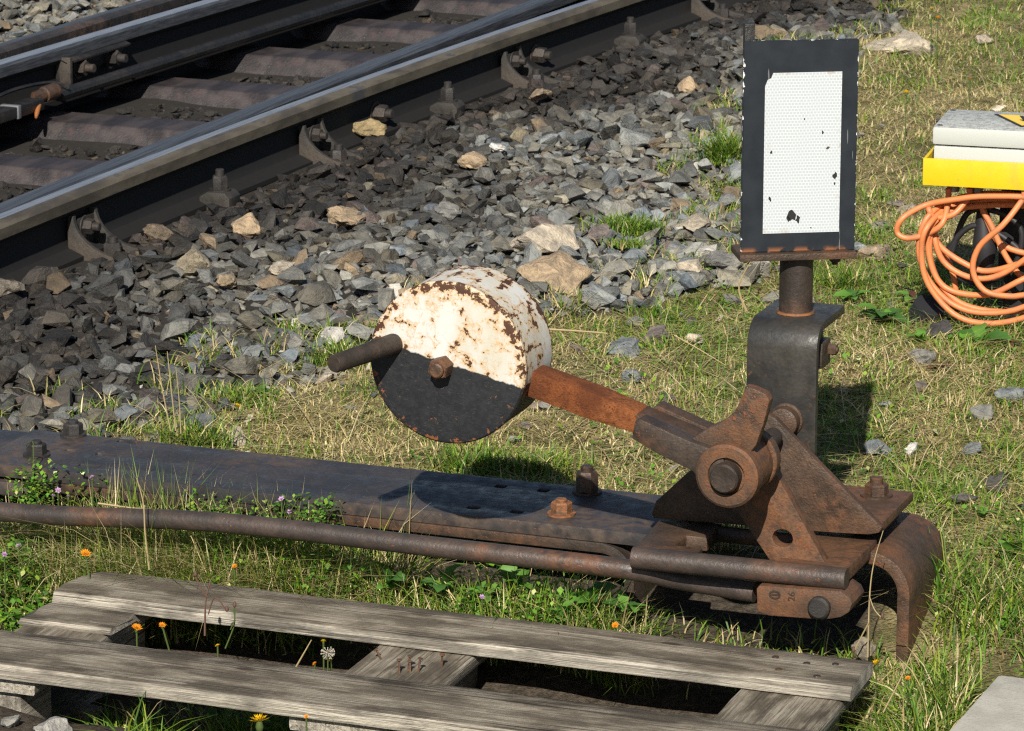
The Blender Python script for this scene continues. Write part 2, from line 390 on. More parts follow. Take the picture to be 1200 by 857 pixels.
M_CABLE = grimy('orange_cable', (.57,.18,.06), (.27,.12,.06), .5, 22, .5); M_RUBBER = plain('black_rubber', (.016,.016,.018), .55)
M_TRIY = plain('sign_yellow', (.70,.48,.06), .5, 0, .05); M_INK = plain('sign_black', (.015,.015,.015), .5)
M_COPPER = plain('copper_pin', (.40,.15,.05), .5, .4); M_GALV = plain('galvanised_clip', (.20,.21,.22), .45, .5)

# ------------------------------------------------------------------ the lie of the land
def sm(x, a, b):
    t = np.clip((x-a)/(b-a), 0, 1); return t*t*(3-2*t)
def height(x, y):
    x = np.asarray(x, float); y = np.asarray(y, float)
    h = -.165 + .105*sm(y, 5.06, 5.44) + .060*sm(y, 5.42, 5.70)
    right = sm(x, -1.52, -1.30)
    h = h*(1-right) + right*(-.10 + .10*sm(y, 4.9, 6.1))
    n = .010*np.sin(x*7.3+y*3.1)+.008*np.sin(x*13.7-y*9.2+1.1)+.006*np.sin(x*23.1+y*19.7)+.012*np.sin(x*2.9-y*4.7)
    d = x - rail_x(y)
    track = sm(d, .35, .02)*(y > 5.7)
    h = h + n*(.8-.5*track) - .020*track
    inner = sm(-d, .06, .14)*sm(d, -1.12, -1.05)
    h = h - inner*.058
    h = h + .080*sm(y, 4.82, 4.72)*sm(x, -2.15, -2.40)
    h = h - .045*np.exp(-((x+1.43)/.10)**2-((y-5.33)/.13)**2)
    h = h + .12*sm(d, -1.4, -2.2)
    return h
def rail_x(y):
    """Outer top edge of the near stock rail."""
    y = np.asarray(y, float)
    return -3.668 + .022*(y-6.8) + .0137*(y-6.8)**2
def gz(x, y): return float(height(x, y))

BOUND = [(170,528),(240,478),(330,452),(350,425),(450,405),(640,372),(760,355),(860,335),(885,270),(870,200),(915,130),(985,62),(1070,0)]
gb = [atz(*p) for p in BOUND]
GPOLY = [(-12,5.62),(gb[0].x,5.63)] + [(p.x, p.y) for p in gb] + [(gb[-1].x+.8, 16),(-12,16)]
def inpoly(x, y, poly):
    x = np.asarray(x); y = np.asarray(y); c = np.zeros(x.shape, bool)
    for (x0, y0), (x1, y1) in zip(poly, poly[1:]+poly[:1]):
        if y0 == y1: continue
        k = ((y0 > y) != (y1 > y)) & (x < (x1-x0)*(y-y0)/(y1-y0)+x0); c ^= k
    return c
def is_gravel(x, y):
    j = .05*np.sin(x*17+y*11)+.04*np.sin(x*31-y*23)
    g = inpoly(x+j, y+j*.7, GPOLY)
    far = x < rail_x(y)-2.0+.1*np.sin(y*5)
    return g & ~far

def axis(a, b, step, out):
    core = list(np.arange(a, b+1e-6, step)); lo, hi, s = [], [], step
    while s < 60:
        s *= 1.55; lo.append((lo[-1] if lo else a)-s); hi.append((hi[-1] if hi else core[-1])+s)
    return np.array(lo[::-1]+core+hi)
gx, gy = axis(-7.0, .6, .045, 1), axis(3.6, 13.5, .045, 1)
GX, GY = np.meshgrid(gx, gy, indexing='ij'); core = (GX > -7.5) & (GX < 1.2) & (GY > 3) & (GY < 14)
GZ = np.where(core, height(GX, np.clip(GY, 3, 14)), 0)
me = bpy.data.meshes.new('ground'); nx, ny = len(gx), len(gy)
idx = np.arange(nx*ny).reshape(nx, ny)
quads = np.stack([idx[:-1,:-1], idx[1:,:-1], idx[1:,1:], idx[:-1,1:]], -1).reshape(-1, 4)
me.from_pydata(np.stack([GX, GY, GZ], -1).reshape(-1, 3).tolist(), [], quads.tolist()); me.materials.append(M_GROUND)
bed = (is_gravel(GX, GY) | ((GX < -2.25) & (GY < 4.82)) | ((GY < 5.62) & (GX < -1.50) & (GY > 5.0)) | ((GY < 5.08) & (GY > 4.6) & (GX < -1.50) & (GX > -2.75))).astype(np.float32).reshape(-1)
at_ = me.attributes.new('bed', 'FLOAT', 'POINT'); at_.data.foreach_set('value', bed)
me.polygons.foreach_set('use_smooth', [True]*len(me.polygons))
ground = bpy.data.objects.new('ground', me); COL.objects.link(ground)
tag(ground, 'soil and dry thatch under the grass and stones around the switch lever', None, None, 'structure')

# ------------------------------------------------------------------ the track
RAILH = .137
M_FARSIDE = rusty('far_rail_side', (.018,.016,.015), (.036,.030,.027), (.07,.045,.032), .3, .6)
RPROF = [(-.031,0),(-.0295,.0),(-.031,-.006),(-.031,-.030),(-.022,-.040),(-.008,-.047),(-.008,-.098),(-.016,-.112),(-.050,-.126),(-.050,-.137),
         (.050,-.137),(.050,-.126),(.016,-.112),(.008,-.098),(.008,-.047),(.022,-.040),(.031,-.030),(.031,-.008),(.024,-.0035),(.001,0)]
RPROF[0] = (-.024, 0); RPROF.pop(1)
BPROF = [(-.018,0),(-.026,-.006),(-.026,-.030),(-.018,-.040),(-.008,-.047),(-.008,-.098),(-.012,-.112),(-.045,-.122),(-.045,-.137),
         (.045,-.137),(.045,-.122),(.012,-.112),(.008,-.098),(.008,-.047),(.020,-.040),(.028,-.030),(.028,-.006),(.020,0)]
def sweep_rail(name, xf, y0, y1, ztop, prof, mats, label, cat='rail', group='rails of the track', taper=None):
    bm = B(); ys = np.linspace(y0, y1, 60); rings = []
    t = thing(name, (float(xf(y0)), y0, ztop-RAILH), label, cat, group)
    for y in ys:
        x = float(xf(y)); k = taper(y) if taper else 1.0
        rings.append([bm.verts.new((x+px*(k if px < 0 else 1) , y, ztop+pz)) for px, pz in prof])
    n = len(prof); fs = []
    for a, b in zip(rings, rings[1:]):
        for i in range(n):
            f = bm.faces.new((a[i], b[i], b[(i+1) % n], a[(i+1) % n])); fs.append(f)
            zz = (prof[i][1]+prof[(i+1) % n][1])/2
            f.material_index = 0 if zz > -.0017 or (zz > -.0035 and prof[i][0] < 0) else 1 if zz > -.034 else 2
    fs += [bm.faces.new(rings[0]), bm.faces.new(rings[-1][::-1])]
    bmesh.ops.recalc_face_normals(bm, faces=fs)
    obj('rail_body', bm, mats, t, 30)
    return t
ZT = .12
near_c = lambda y: rail_x(y) - .031
far_c = lambda y: rail_x(y)*.35 + (-3.62)*.65 - 1.0 - .031 - .035 + .014*(y-8)
near_rail = sweep_rail('rail', near_c, 5.75, 14, ZT, RPROF, [M_RTOP, M_RAIL, M_WEB], 'nearest rail with bright running edge, brown head side and black web beside the gravel')
blade_gap = lambda y: .007 + .030*max(0, (y-6.6)/2)**2.25
near_b = lambda y: near_c(y) - .031 - blade_gap(y) - .028
near_blade = sweep_rail('rail', near_b, 6.2, 14, ZT-.004, BPROF, [M_BLADE, M_BLADE, M_WEB], 'dull blue-grey switch blade lying close inside the nearest rail')
far_rail = sweep_rail('rail', far_c, 5.75, 14, ZT, RPROF, [M_BLADE, M_FARSIDE, M_WEB], 'farthest dark brown rail at the far edge of the track')
far_b = lambda y: far_c(y) + .031 + .045 + .026 + .03*max(0, y-8.3)
far_blade = sweep_rail('rail', far_b, 5.75, 14, ZT-.003, BPROF, [M_RTOP, M_BLADE, M_WEB], 'wide blue-sheened switch blade beside the farthest rail, carrying a bolted plate')

# fittings on the far blade
bm = B(); yb = [6.0+i*.2 for i in range(30)]
tube(bm, [(float(far_b(y))+.055, y, ZT-.118) for y in yb if y < 8.02], .009, 8)
trunk = thing('cable_duct', (float(far_b(7))+.06, 7, ZT-.13), 'black cable duct with metal clips along the far switch blade', 'cable duct')
bm2 = B(); x0 = lambda y: float(far_b(y))+.085
ysd = [6.2, 7.0, 7.6, 8.0, 8.3, 8.52]
for a, b in zip(ysd, ysd[1:]):
    prism(bm2, [Vector((x0(a)-.022, a, ZT-.118)), Vector((x0(a)+.022, a, ZT-.118)), Vector((x0(a)+.022, a, ZT-.090)), Vector((x0(a)-.022, a, ZT-.090))], (x0(b)-x0(a), b-a-.0005, 0))
obj('duct_body', bm2, M_BLACK, trunk, 35, .003)
obj('heating_cable', bm, M_BLACK, trunk)
for y in (7.15, 7.7, 8.02, 8.22, 8.40):
    bm = B(); box(bm, x0(y)-.025, x0(y)+.025, y-.008, y+.008, ZT-.12, ZT-.087); obj('clip', bm, M_GALV, trunk, 35, .002)
bm = B(); lathe(bm, (x0(8.55)-.01, 8.53, ZT-.092), (.25,1,.1), [(0,.016),(.03,.016),(.032,.02),(.075,.02)], 16); obj('connector', bm, M_RUSTD, trunk)
bm = B(); lathe(bm, (x0(8.55)+.01, 8.51, ZT-.10), (.35,-1,-.45), [(0,.007),(.05,.0055),(.065,.003)], 10); obj('connector_pin', bm, M_COPPER, trunk)
bm = B(); tube(bm, smooth([(x0(8.3)-.035, 8.25, ZT-.085), (x0(8.5)-.04, 8.46, ZT-.066), (x0(8.6)-.02, 8.62, ZT-.07), (x0(8.62)+.01, 8.66, ZT-.088)], 6), .005, 6); obj('cable_loop', bm, M_BLACK, trunk)

heater = thing('heating_rod', (float(far_b(9))+.07, 9, ZT-.12), 'thick black rod running along the foot of the far switch blade past its bolted plate', 'rod')
bm = B(); tube(bm, [(float(far_b(y))+.075, y, ZT-.105) for y in np.linspace(8.64, 13, 24)], .016, 10); obj('rod_body', bm, M_BLACK, heater)

stop = thing('stop_plate', (float(far_b(8.9)), 8.9, ZT-.08), 'black angled plate with two hex bolts fixed to the web of the far switch blade', 'plate')
pl = [(8.74, -.100), (8.74, -.030), (9.06, -.030), (9.06, -.060), (8.80, -.105)]
bm = B(); prism(bm, [Vector((float(far_b(y))+.010, y, ZT+z)) for y, z in pl], (.012, 0, 0)); obj('back_plate', bm, M_BLACK, stop, 35, .002)
bm = B(); prism(bm, [Vector((float(far_b(y))+.02, y, ZT+z)) for y, z in ((8.74,-.105),(8.752,-.105),(8.752,-.028),(8.74,-.028))], (.032, .0, 0)); obj('web_flange', bm, M_CHAIR, stop, 35, .002)
bm = B(); prism(bm, [Vector((float(far_b(8.74))+.008, 8.74, ZT-.026)), Vector((float(far_b(8.74))+.045, 8.74, ZT-.040)), Vector((float(far_b(8.74))+.045, 8.74, ZT-.046)), Vector((float(far_b(8.74))+.008, 8.74, ZT-.032))], (.02, .32, 0)); obj('top_flange', bm, M_BLACK, stop, 35, .0015)
for y in (8.83, 8.99):
    bm = B(); bolt(bm, (float(far_b(y))+.022, y, ZT-.068), (1, -.05, 0), .021, .022, .022); obj('bolt', bm, M_RBOLT, stop)

# trough sleepers
SLEEP_Y = [7.04, 7.57, 8.10, 8.635, 9.165, 9.69, 10.22, 10.75]
def sleeper_mesh():
    bm = B(); L0, L1 = -1.62, .42; zt = 0.0
    prof = [(-.135,-.085),(-.128,-.072),(-.075,-.004),(-.068,0),(.060,0),(.068,-.004),(.125,-.072),(.13,-.085)]
    secs = [(L0,.55,-.05),(L0+.07,1,0),(L1-.07,1,0),(L1,.55,-.05)]; rings = []
    secs = [secs[0]]+[(x,1,0) for x in np.linspace(L0+.07, L1-.07, 12)]+[secs[-1]]
    for x, k, dz in secs: rings.append([bm.verts.new((x, py*(.9 if k < 1 else 1), pz+dz*(1 if k < 1 else 0))) for py, pz in prof])
    for a, b in zip(rings, rings[1:]):
        for i in range(len(prof)-1): bm.faces.new((a[i], b[i], b[i+1], a[i+1]))
    bm.faces.new(rings[0]); bm.faces.new(rings[-1][::-1]); bmesh.ops.recalc_face_normals(bm, faces=bm.faces)
    return shape('sleeper', bm, M_SLEEP, 25)
sm_me = sleeper_mesh()
SL_LAB = {7.57: 'trough sleeper cut by the left picture edge, nearest of those seen between the rails', 8.10: 'dark trough sleeper in front of the orange connector pin',
          8.635: 'dark trough sleeper passing just below the cable connector', 9.165: 'trough sleeper with bluish top level with the two-bolt plate',
          9.69: 'trough sleeper next beyond the two-bolt plate', 10.22: 'trough sleeper farthest up between the rails at the top picture edge',
          7.04: 'trough sleeper hidden just left of the picture under the nearest brace', 10.75: 'trough sleeper beyond the top picture edge'}
for y in SLEEP_Y:
    o = link('sleeper', sm_me, None, (float(near_c(y)), y, -.036), (0,0,R(random.uniform(-.5,.5))))
    tag(o, SL_LAB.get(y, 'trough sleeper outside the picture along the same track'), 'sleeper', 'steel sleepers under the track')

# rail braces and clips on the outside of the near rail
def brace(y, label):
    x = float(near_c(y)); t = thing('rail_brace', (x, y, -.03), label, 'rail brace', 'curved braces bolted against the near rail')
    arc = [(.012, -.044), (.026, -.044)] + [(.026+.125*(1-math.cos(a)), -.044-.084*math.sin(a)) for a in np.linspace(.12, PI/2, 9)] + [(.160,-.134), (.160,-.150), (.012,-.150)]
    for dy in (-.055, .045):
        bm = B(); prism(bm, [Vector((x+px, y+dy, ZT+pz)) for px, pz in arc], (0, .012, 0)); obj('cheek', bm, M_CHAIR, t, 35, .0015)
    bm = B(); box(bm, x+.012, x+.165, y-.075, y+.075, -.045, -.022); obj('base', bm, M_CHAIR, t, 35, .003)
    bm = B(); box(bm, x+.012, x+.024, y-.043, y+.045, -.022, ZT-.055); obj('back', bm, M_CHAIR, t, 35, .002)
    bm = B(); bolt(bm, (x+.024, y, .045), (1,0,0), .017, .018, .014); obj('bolt', bm, M_RBOLT, t)
    bm = B(); bolt(bm, (x+.088, y, -.022), (0,0,1), .020, .034, .012); obj('bolt', bm, M_RBOLT, t)
    bm = B(); bolt(bm, (x+.135, y+.11, -.030), (0,0,1), .021, .024, .005); obj('bolt', bm, M_RBOLT, t)
    bm = B(); prism(bm, [Vector((x+.06, y+.06, -.042)), Vector((x+.19, y+.06, -.042)), Vector((x+.19, y+.16, -.042)), Vector((x+.08, y+.17, -.042))], (0,0,.012)); obj('foot_plate', bm, M_CHAIR, t, 35, .003)
BRACE_Y = []
def yat(px, z=.0):
    P = atz(*px, z); return P.y
for px, lab in (((48,285), 'curved rail brace with bolts nearest the left picture edge'), ((335,178), 'curved rail brace at the middle of the near rail, behind a dark rock'),
                ((548,88), 'curved rail brace beyond the middle, amid dark stones'), ((718,8), 'curved rail brace farthest along, at the top picture edge')):
    BRACE_Y.append(yat(px, .0)); brace(yat(px, .0), lab)
def clip(y, label):
    x = float(near_c(y)); t = thing('rail_clip', (x+.07, y, -.03), label, 'rail clip', 'bolted clips on the near rail foot')
    bm = B(); pts = [(.030,-.030),(.030,.010),(.050,.022),(.092,.022),(.104,.010),(.104,-.036),(.085,-.036),(.085,-.008),(.052,-.008),(.052,-.030)]
    prism(bm, [Vector((x+a, y-.030, b)) for a, b in pts], (0, .060, 0)); obj('clip_body', bm, M_CHAIR, t, 35, .004)
    bm = B(); bolt(bm, (x+.068, y, .022), (0,0,1), .018, .030, .014); obj('bolt', bm, M_RBOLT, t)
for px, lab in (((229,232), 'bolted clip with tall square nut standing on the rail foot between two braces'), ((476,125), 'bolted clip standing on the rail foot right of the yellowish stone'), ((661,45), 'small bolted clip far along the rail foot')):
    clip(yat(px, .0), lab)
def webbolt(y, label):
    x = float(near_c(y)); t = thing('web_bolt', (x+.008, y, .05), label, 'bolt', 'bolts through the near rail web')
    bm = B(); bolt(bm, (x+.008, y, .035), (1,-.1,0), .021, .03, .014); obj('bolt_head', bm, M_RBOLT, t)
webbolt(yat((424,131), .035), 'hex bolt sticking out of the black rail web above the yellowish stone')
webbolt(yat((597,62), .035), 'hex bolt sticking out of the rail web beyond the middle brace')

# ------------------------------------------------------------------ stones
def hull(seed, n=15, sub=0, jit=.18, flat=(1, .82, .62)):
    r = random.Random(seed); bm = B()
    for i in range(n):
        v = Vector((r.gauss(0,1), r.gauss(0,1), r.gauss(0,1))).normalized() * r.uniform(.82, 1.08)
        bm.verts.new((v.x*flat[0], v.y*flat[1], v.z*flat[2]))
    q = bmesh.ops.convex_hull(bm, input=bm.verts)
    bmesh.ops.delete(bm, geom=[v for v in bm.verts if not v.link_faces], context='VERTS')
    if sub:
        bmesh.ops.triangulate(bm, faces=bm.faces)
        for _ in range(sub):
            bmesh.ops.subdivide_edges(bm, edges=bm.edges, cuts=1, use_grid_fill=True); bmesh.ops.triangulate(bm, faces=bm.faces)
        for _ in range(2): bmesh.ops.smooth_vert(bm, verts=bm.verts, factor=.35, use_axis_x=True, use_axis_y=True, use_axis_z=True)
        for v in bm.verts:
            d = noise.noise(v.co*1.7+Vector((seed,0,0)))*.20 + noise.noise(v.co*5+Vector((0,seed,0)))*jit*.6
            v.co += v.co.normalized()*d
    bm.normal_update(); return bm
HULLS = []
for k in range(22):
    bm = hull(100+k, random.Random(k).choice((10,11,12,13,15,17))); HULLS.append((np.array([v.co[:] for v in bm.verts]), [[v.index for v in f.verts] for f in (bm.verts.index_update() or bm.faces)])); bm.free()
def hull_mesh(k):
    V, Fc = HULLS[k]; me = bpy.data.meshes.new('stone'); me.from_pydata(V.tolist(), [], Fc); me.materials.append(M_STONE)
    return me
HM = [hull_mesh(k) for k in range(len(HULLS))]

def scatter(x0, x1, y0, y1, s, jitter=.5):
    a, b = np.meshgrid(np.arange(x0, x1, s), np.arange(y0, y1, s), indexing='ij')
    x = a.ravel()+rng.uniform(-jitter, jitter, a.size)*s; y = b.ravel()+rng.uniform(-jitter, jitter, a.size)*s
    return x, y
def rail_clear(x, y):
    """False where a rail, its foot or a sleeper fills the ground."""
    d = x - near_c(y); ok = ~((d > -.062) & (d < .066))
    nb = np.array([near_b(v) for v in y]); ok &= ~((x > nb-.05) & (x < nb+.05))
    fb = np.array([far_b(v) for v in y]); fc = far_c(y); ok &= ~((x > fc-.06) & (x < fb+.11))
    return ok
stones = []
for s, rlo, rhi, lift in ((.0205,.006,.0115,.55), (.029,.0145,.023,.45), (.044,.018,.032,.85), (.10,.025,.042,1.05)):
    x, y = scatter(-6.3, -1.2, 5.63, 12.4, s)
    k = is_gravel(x, y) & rail_clear(x, y); x, y = x[k], y[k]
    d = x-near_c(y); inner = (d < -.05) & (d > -1.05)
    near_sl = np.min(np.abs(y[:,None]-np.array(SLEEP_Y)[None,:]), 1) < .15
    k = ~(inner & near_sl) & ~(inner & (s > .1))
    nb_ = np.min(np.abs(y[:,None]-np.array(BRACE_Y)[None,:]), 1) < .11
    k &= ~((d > 0) & (d < .19) & nb_ & (lift > .5)) & ~((d > 0) & (d < .10) & (s > .09))
    x, y, inner = x[k], y[k], inner[k]
    r = rlo+(rhi-rlo)*rng.random(len(x))**1.8
    r = np.where(inner, r*.62, r); r = np.where((d[k] > 0) & (d[k] < .10), r*.8, r)
    z = height(x, y)+r*(lift-.2)*.8 - np.where(inner, .002, 0)
    k = seen(np.stack([x, y, z], -1)); stones += list(zip(x[k], y[k], z[k], r[k]))
st = np.array(stones); N = len(st)
d = st[:,0]-near_c(st[:,1])
patch = .5+.5*np.sin(st[:,0]*3.1+st[:,1]*1.7)*np.sin(st[:,1]*2.3-st[:,0]*.9+1)
clean = sm(d + .40*(patch-.5)+rng.normal(0,.10,N), .30, .95)
clean = np.where(d < 0, .0, clean); clean = np.where(d < -1.15, .75, clean)
dark = np.array([.022,.0195,.017])*rng.uniform(.45,1.9,(N,1)); dark = dark*(1+rng.normal(0,.05,(N,1))*np.array([1,0,-1.2]))
lite = np.array([.180,.178,.158])*rng.uniform(.5,1.5,(N,1)); lite = lite*(1+rng.normal(0,.07,(N,1))*np.array([1,.1,-1.3]))
tone = dark*(1-clean[:,None])+lite*clean[:,None]
odd = rng.random(N)
tone = np.where((odd < .035)[:,None], np.array([.27,.205,.135])*rng.uniform(.6,1.1,(N,1))*(.35+.65*clean[:,None]), tone)
tone = np.where(((odd > .05) & (odd < .08))[:,None], np.array([.14,.112,.10])*(.4+.6*clean[:,None]), tone)
tone = np.where(((odd > .08) & (odd < .09) & (clean > .75))[:,None], np.array([.42,.40,.36]), tone)
tone = np.clip(tone, .01, .8)
yaw_ = rng.uniform(0, 2*PI, N); tx = rng.normal(0, .33, N); ty = rng.normal(0, .33, N); hk = rng.integers(0, len(HULLS), N)
sx = rng.uniform(.85,1.3,N); sy = rng.uniform(.75,1.05,N); sz = rng.uniform(.55,1.08,N)
px_, py_, ppm = project(st[:,:3]); infr = (px_ > 10) & (px_ < 1190) & (py_ > 5) & (py_ < 850)
size = st[:,3]*sx*ppm*np.where(infr, 1, 0)*np.where(st[:,2]-height(st[:,0], st[:,1]) > .004, 1, .35)
single = set(np.argsort(-size)[:298].tolist())
V_, F_, C_, off = [], [], [], 0
from mathutils import Euler
bx, by = np.meshgrid(np.arange(-6.4, -1.0, .06), np.arange(5.6, 12.6, .06), indexing='ij')
mask = is_gravel(bx, by); bz = height(bx, by)+.004; bi = -np.ones(bx.shape, int)
vs, fs = [], []
for i in range(bx.shape[0]-1):
    for j in range(bx.shape[1]-1):
        if mask[i,j] and mask[i+1,j] and mask[i,j+1] and mask[i+1,j+1]:
            q = []
            for a, b in ((i,j),(i+1,j),(i+1,j+1),(i,j+1)):
                if bi[a,b] < 0: bi[a,b] = len(vs); vs.append((bx[a,b], by[a,b], bz[a,b]))
                q.append(int(bi[a,b]))
            fs.append(q)
M_BED = plain('gravel_fines', (.022,.019,.016), .9, 0, .5, 90, .2)
me = bpy.data.meshes.new('ballast'); me.from_pydata(vs, [], fs); me.materials.append(M_BED)
ballast = bpy.data.objects.new('ballast', me); COL.objects.link(ballast)
tag(ballast, 'bed of crushed grey stone along the track, darkened with oil near the rails', None, None, 'structure')
for i in range(N):
    eul = (float(tx[i]), float(ty[i]), float(yaw_[i])); sc = st[i,3]*np.array([sx[i], sy[i], sz[i]])
    if i in single:
        o = link('stone', HM[hk[i]], ballast, st[i,:3], eul, sc); o.color = (*tone[i], 1)
    else:
        V, Fc = HULLS[hk[i]]; m = np.array(Euler(eul).to_matrix())
        V_.append((V*sc) @ m.T + st[i,:3]); F_ += [[a+off for a in f] for f in Fc]; off += len(V); C_.append(np.repeat(tone[i][None], len(V), 0))
def mass(name, V, Fc, Cc, mat, parent=None, smooth_=False):
    me = bpy.data.meshes.new(name); V = np.concatenate(V); me.from_pydata(V.tolist(), [], Fc)
    c = np.concatenate(Cc); c = np.concatenate([c, np.ones((len(c),1))], 1).astype(np.float32)
    a = me.color_attributes.new('tint', 'FLOAT_COLOR', 'POINT'); a.data.foreach_set('color', c.ravel())
    me.materials.append(mat); o = bpy.data.objects.new(name, me); COL.objects.link(o)
    if parent: o.parent = parent
    return o
tag(mass('loose_stones', V_, F_, C_, M_STONES, ballast), None, None, None, 'stuff')

# single rocks that stand out
TAN, PALE, GREY, DRK, SLATE, PURP, WHT = (.30,.225,.145), (.36,.31,.24), (.17,.165,.15), (.045,.042,.04), (.15,.165,.17), (.14,.115,.105), (.48,.46,.43)
ROCKS = [(292,272,42,.75,TAN,'tan pointed rock on dark gravel near the first rail clip'), (430,158,46,.55,(.25,.19,.10),'yellowish rock lying against the near rail below the web bolt'),
 (553,195,36,.6,TAN,'tan knobbly rock on the gravel beside a small white stone'), (584,180,24,.4,WHT,'small white stone behind the tan knobbly rock'),
 (405,260,58,.4,TAN,'long flat tan rock in the dark gravel above the counterweight'), (228,314,52,.5,(.20,.17,.12),'mottled brown rock on the dark gravel left of the counterweight'),
 (335,322,44,.4,PALE,'pale flat rock on the gravel beside the mottled brown rock'), (185,279,42,.6,(.13,.10,.07),'brown rough rock next to the rail foot'),
 (640,286,90,.42,PALE,'long pale sandy rock on the gravel left of the green tuft'), (652,326,112,.36,TAN,'largest flat tan rock, just right of the white counterweight top'),
 (527,254,38,.5,GREY,'grey-green angular rock on the middle of the gravel'), (632,118,36,.42,(.24,.18,.12),'flat brown rock on dark gravel far from the lever'),
 (806,104,26,.8,TAN,'upright tan wedge of stone near the signal board'), (700,279,38,.6,PURP,'purple-grey rock touching the left end of the green tuft'),
 (1062,50,100,.22,(.38,.33,.25),'long pale flat rock half sunk in grass behind the signal board'), (1153,44,28,.45,PALE,'small pale rock in the far grass at upper right'),
 (735,404,66,.30,SLATE,'flat grey-blue slab in dry grass right of the counterweight'), (771,389,40,.65,PURP,'squarish purple-grey stone at the end of the flat slab'),
 (742,437,32,.5,SLATE,'small blue-grey stone in the straw above the lever arm'), (683,446,38,.35,DRK,'flat dark stone above the rusty lever arm'),
 (1071,523,28,.6,WHT,'small whitish stone in the grass right of the board shadow'), (1097,383,46,.75,DRK,'dark angular rock below the orange cable'),
 (1084,413,40,.55,GREY,'grey stone just under the dark angular rock'), (1185,458,44,.5,SLATE,'slate-blue stone by the right picture edge'),
 (1166,562,40,.7,(.06,.056,.05),'dark pointed stone sunk in the grass at right'), (1153,478,34,.6,GREY,'grey tilted stone in front of the slate-blue one'),
 (1138,523,34,.4,SLATE,'small slate stone in the lawn between the whitish and the pointed one'), (1027,521,36,.5,SLATE,'grey stone at the edge of the board shadow'),
 (1022,290,64,.45,(.26,.20,.14),'tan broken rock beside the board post at the foot of the slope'), (965,215,30,.5,SLATE,'bluish stone hidden behind the signal board'),
 (1165,243,34,.4,GREY,'flat stone in grass behind the cable box'), (905,345,36,.55,GREY,'grey block of stone at the gravel edge left of the post'),
 (815,268,44,.5,(.30,.26,.20),'buff stone right of the green tuft'), (850,312,54,.4,GREY,'broad grey stone at the edge of the gravel left of the post'),
 (810,318,44,.4,PALE,'cream streaked stone at the gravel edge'), (1012,747,36,.8,(.20,.17,.12),'brown rock under the bent steel leg'),
 (62,842,56,.6,(.26,.25,.23),'light grey rock under the lower pallet board at left'), (14,836,34,.6,GREY,'grey stone in the bottom left corner'), (100,822,50,.5,(.12,.105,.085),'brown rock in the bare soil below the pallet'),
 (505,252,28,.5,(.09,.10,.11),'dark bluish stone on the middle of the gravel'), (5,345,50,.6,(.14,.12,.095),'large brown rock at the left picture edge by the rail'), (268,336,34,.6,(.22,.17,.11),'tan lump between the mottled and the pale rock')]
for i, (x, y, wpx, asp, colr, lab) in enumerate(ROCKS):
    P = atz(x, y+wpx*asp*.25, 0.0)
    for _ in range(4): P = atz(x, y+wpx*asp*.25, gz(P.x, P.y)+.012)
    if gz(P.x, P.y) < -.05: P.z -= .01
    _, _, s = project(P); hw = wpx/2/float(s)
    if is_gravel(np.array([P.x]), np.array([P.y]))[0]: P.z += .016+hw*asp*.25
    bm = hull(500+i, 16, 2, .22, (1, .85, max(asp, .35)*1.15))
    me = shape('rock', bm, M_STONE, 28)
    o = link('rock', me, None, (P.x, P.y, P.z), (random.uniform(-.15,.15), random.uniform(-.15,.15), YAW+random.uniform(-.3,.3)), (hw, hw, hw)); o.color = (*[min(.6, c*1.1) for c in colr], 1)
    tag(o, lab, 'rock')

pr = random.Random(77); made = 0
while made < 150:                                      # small stones lying about in the lawn
    x_, y_ = pr.uniform(-3.2, -.6), pr.uniform(5.66, 9.5)
    if is_gravel(np.array([x_]), np.array([y_]))[0] or (x_ > -1.9 and y_ < 5.75): continue
    if made > 80 and not is_gravel(np.array([x_-.17]), np.array([y_+.17]))[0]: continue      # most lie near the gravel edge
    u_, v_, _ = project((x_, y_, 0))
    if not (-60 < u_ < 1300 and -60 < v_ < 800): continue
    sc_ = pr.choice((.009,.011,.014,.018,.024)); k_ = pr.uniform(.6,1.5); c_ = pr.choice((SLATE, GREY, PURP, PURP, PALE, (.09,.08,.07)))
    o = link('stone', HM[made % len(HM)], ground, (x_, y_, gz(x_, y_)+sc_*.25+.004), (pr.uniform(-.5,.5), pr.uniform(-.5,.5), pr.uniform(0,6)), (sc_*1.2, sc_, sc_*.75)); o.color = (*[q*k_ for q in c_], 1); made += 1

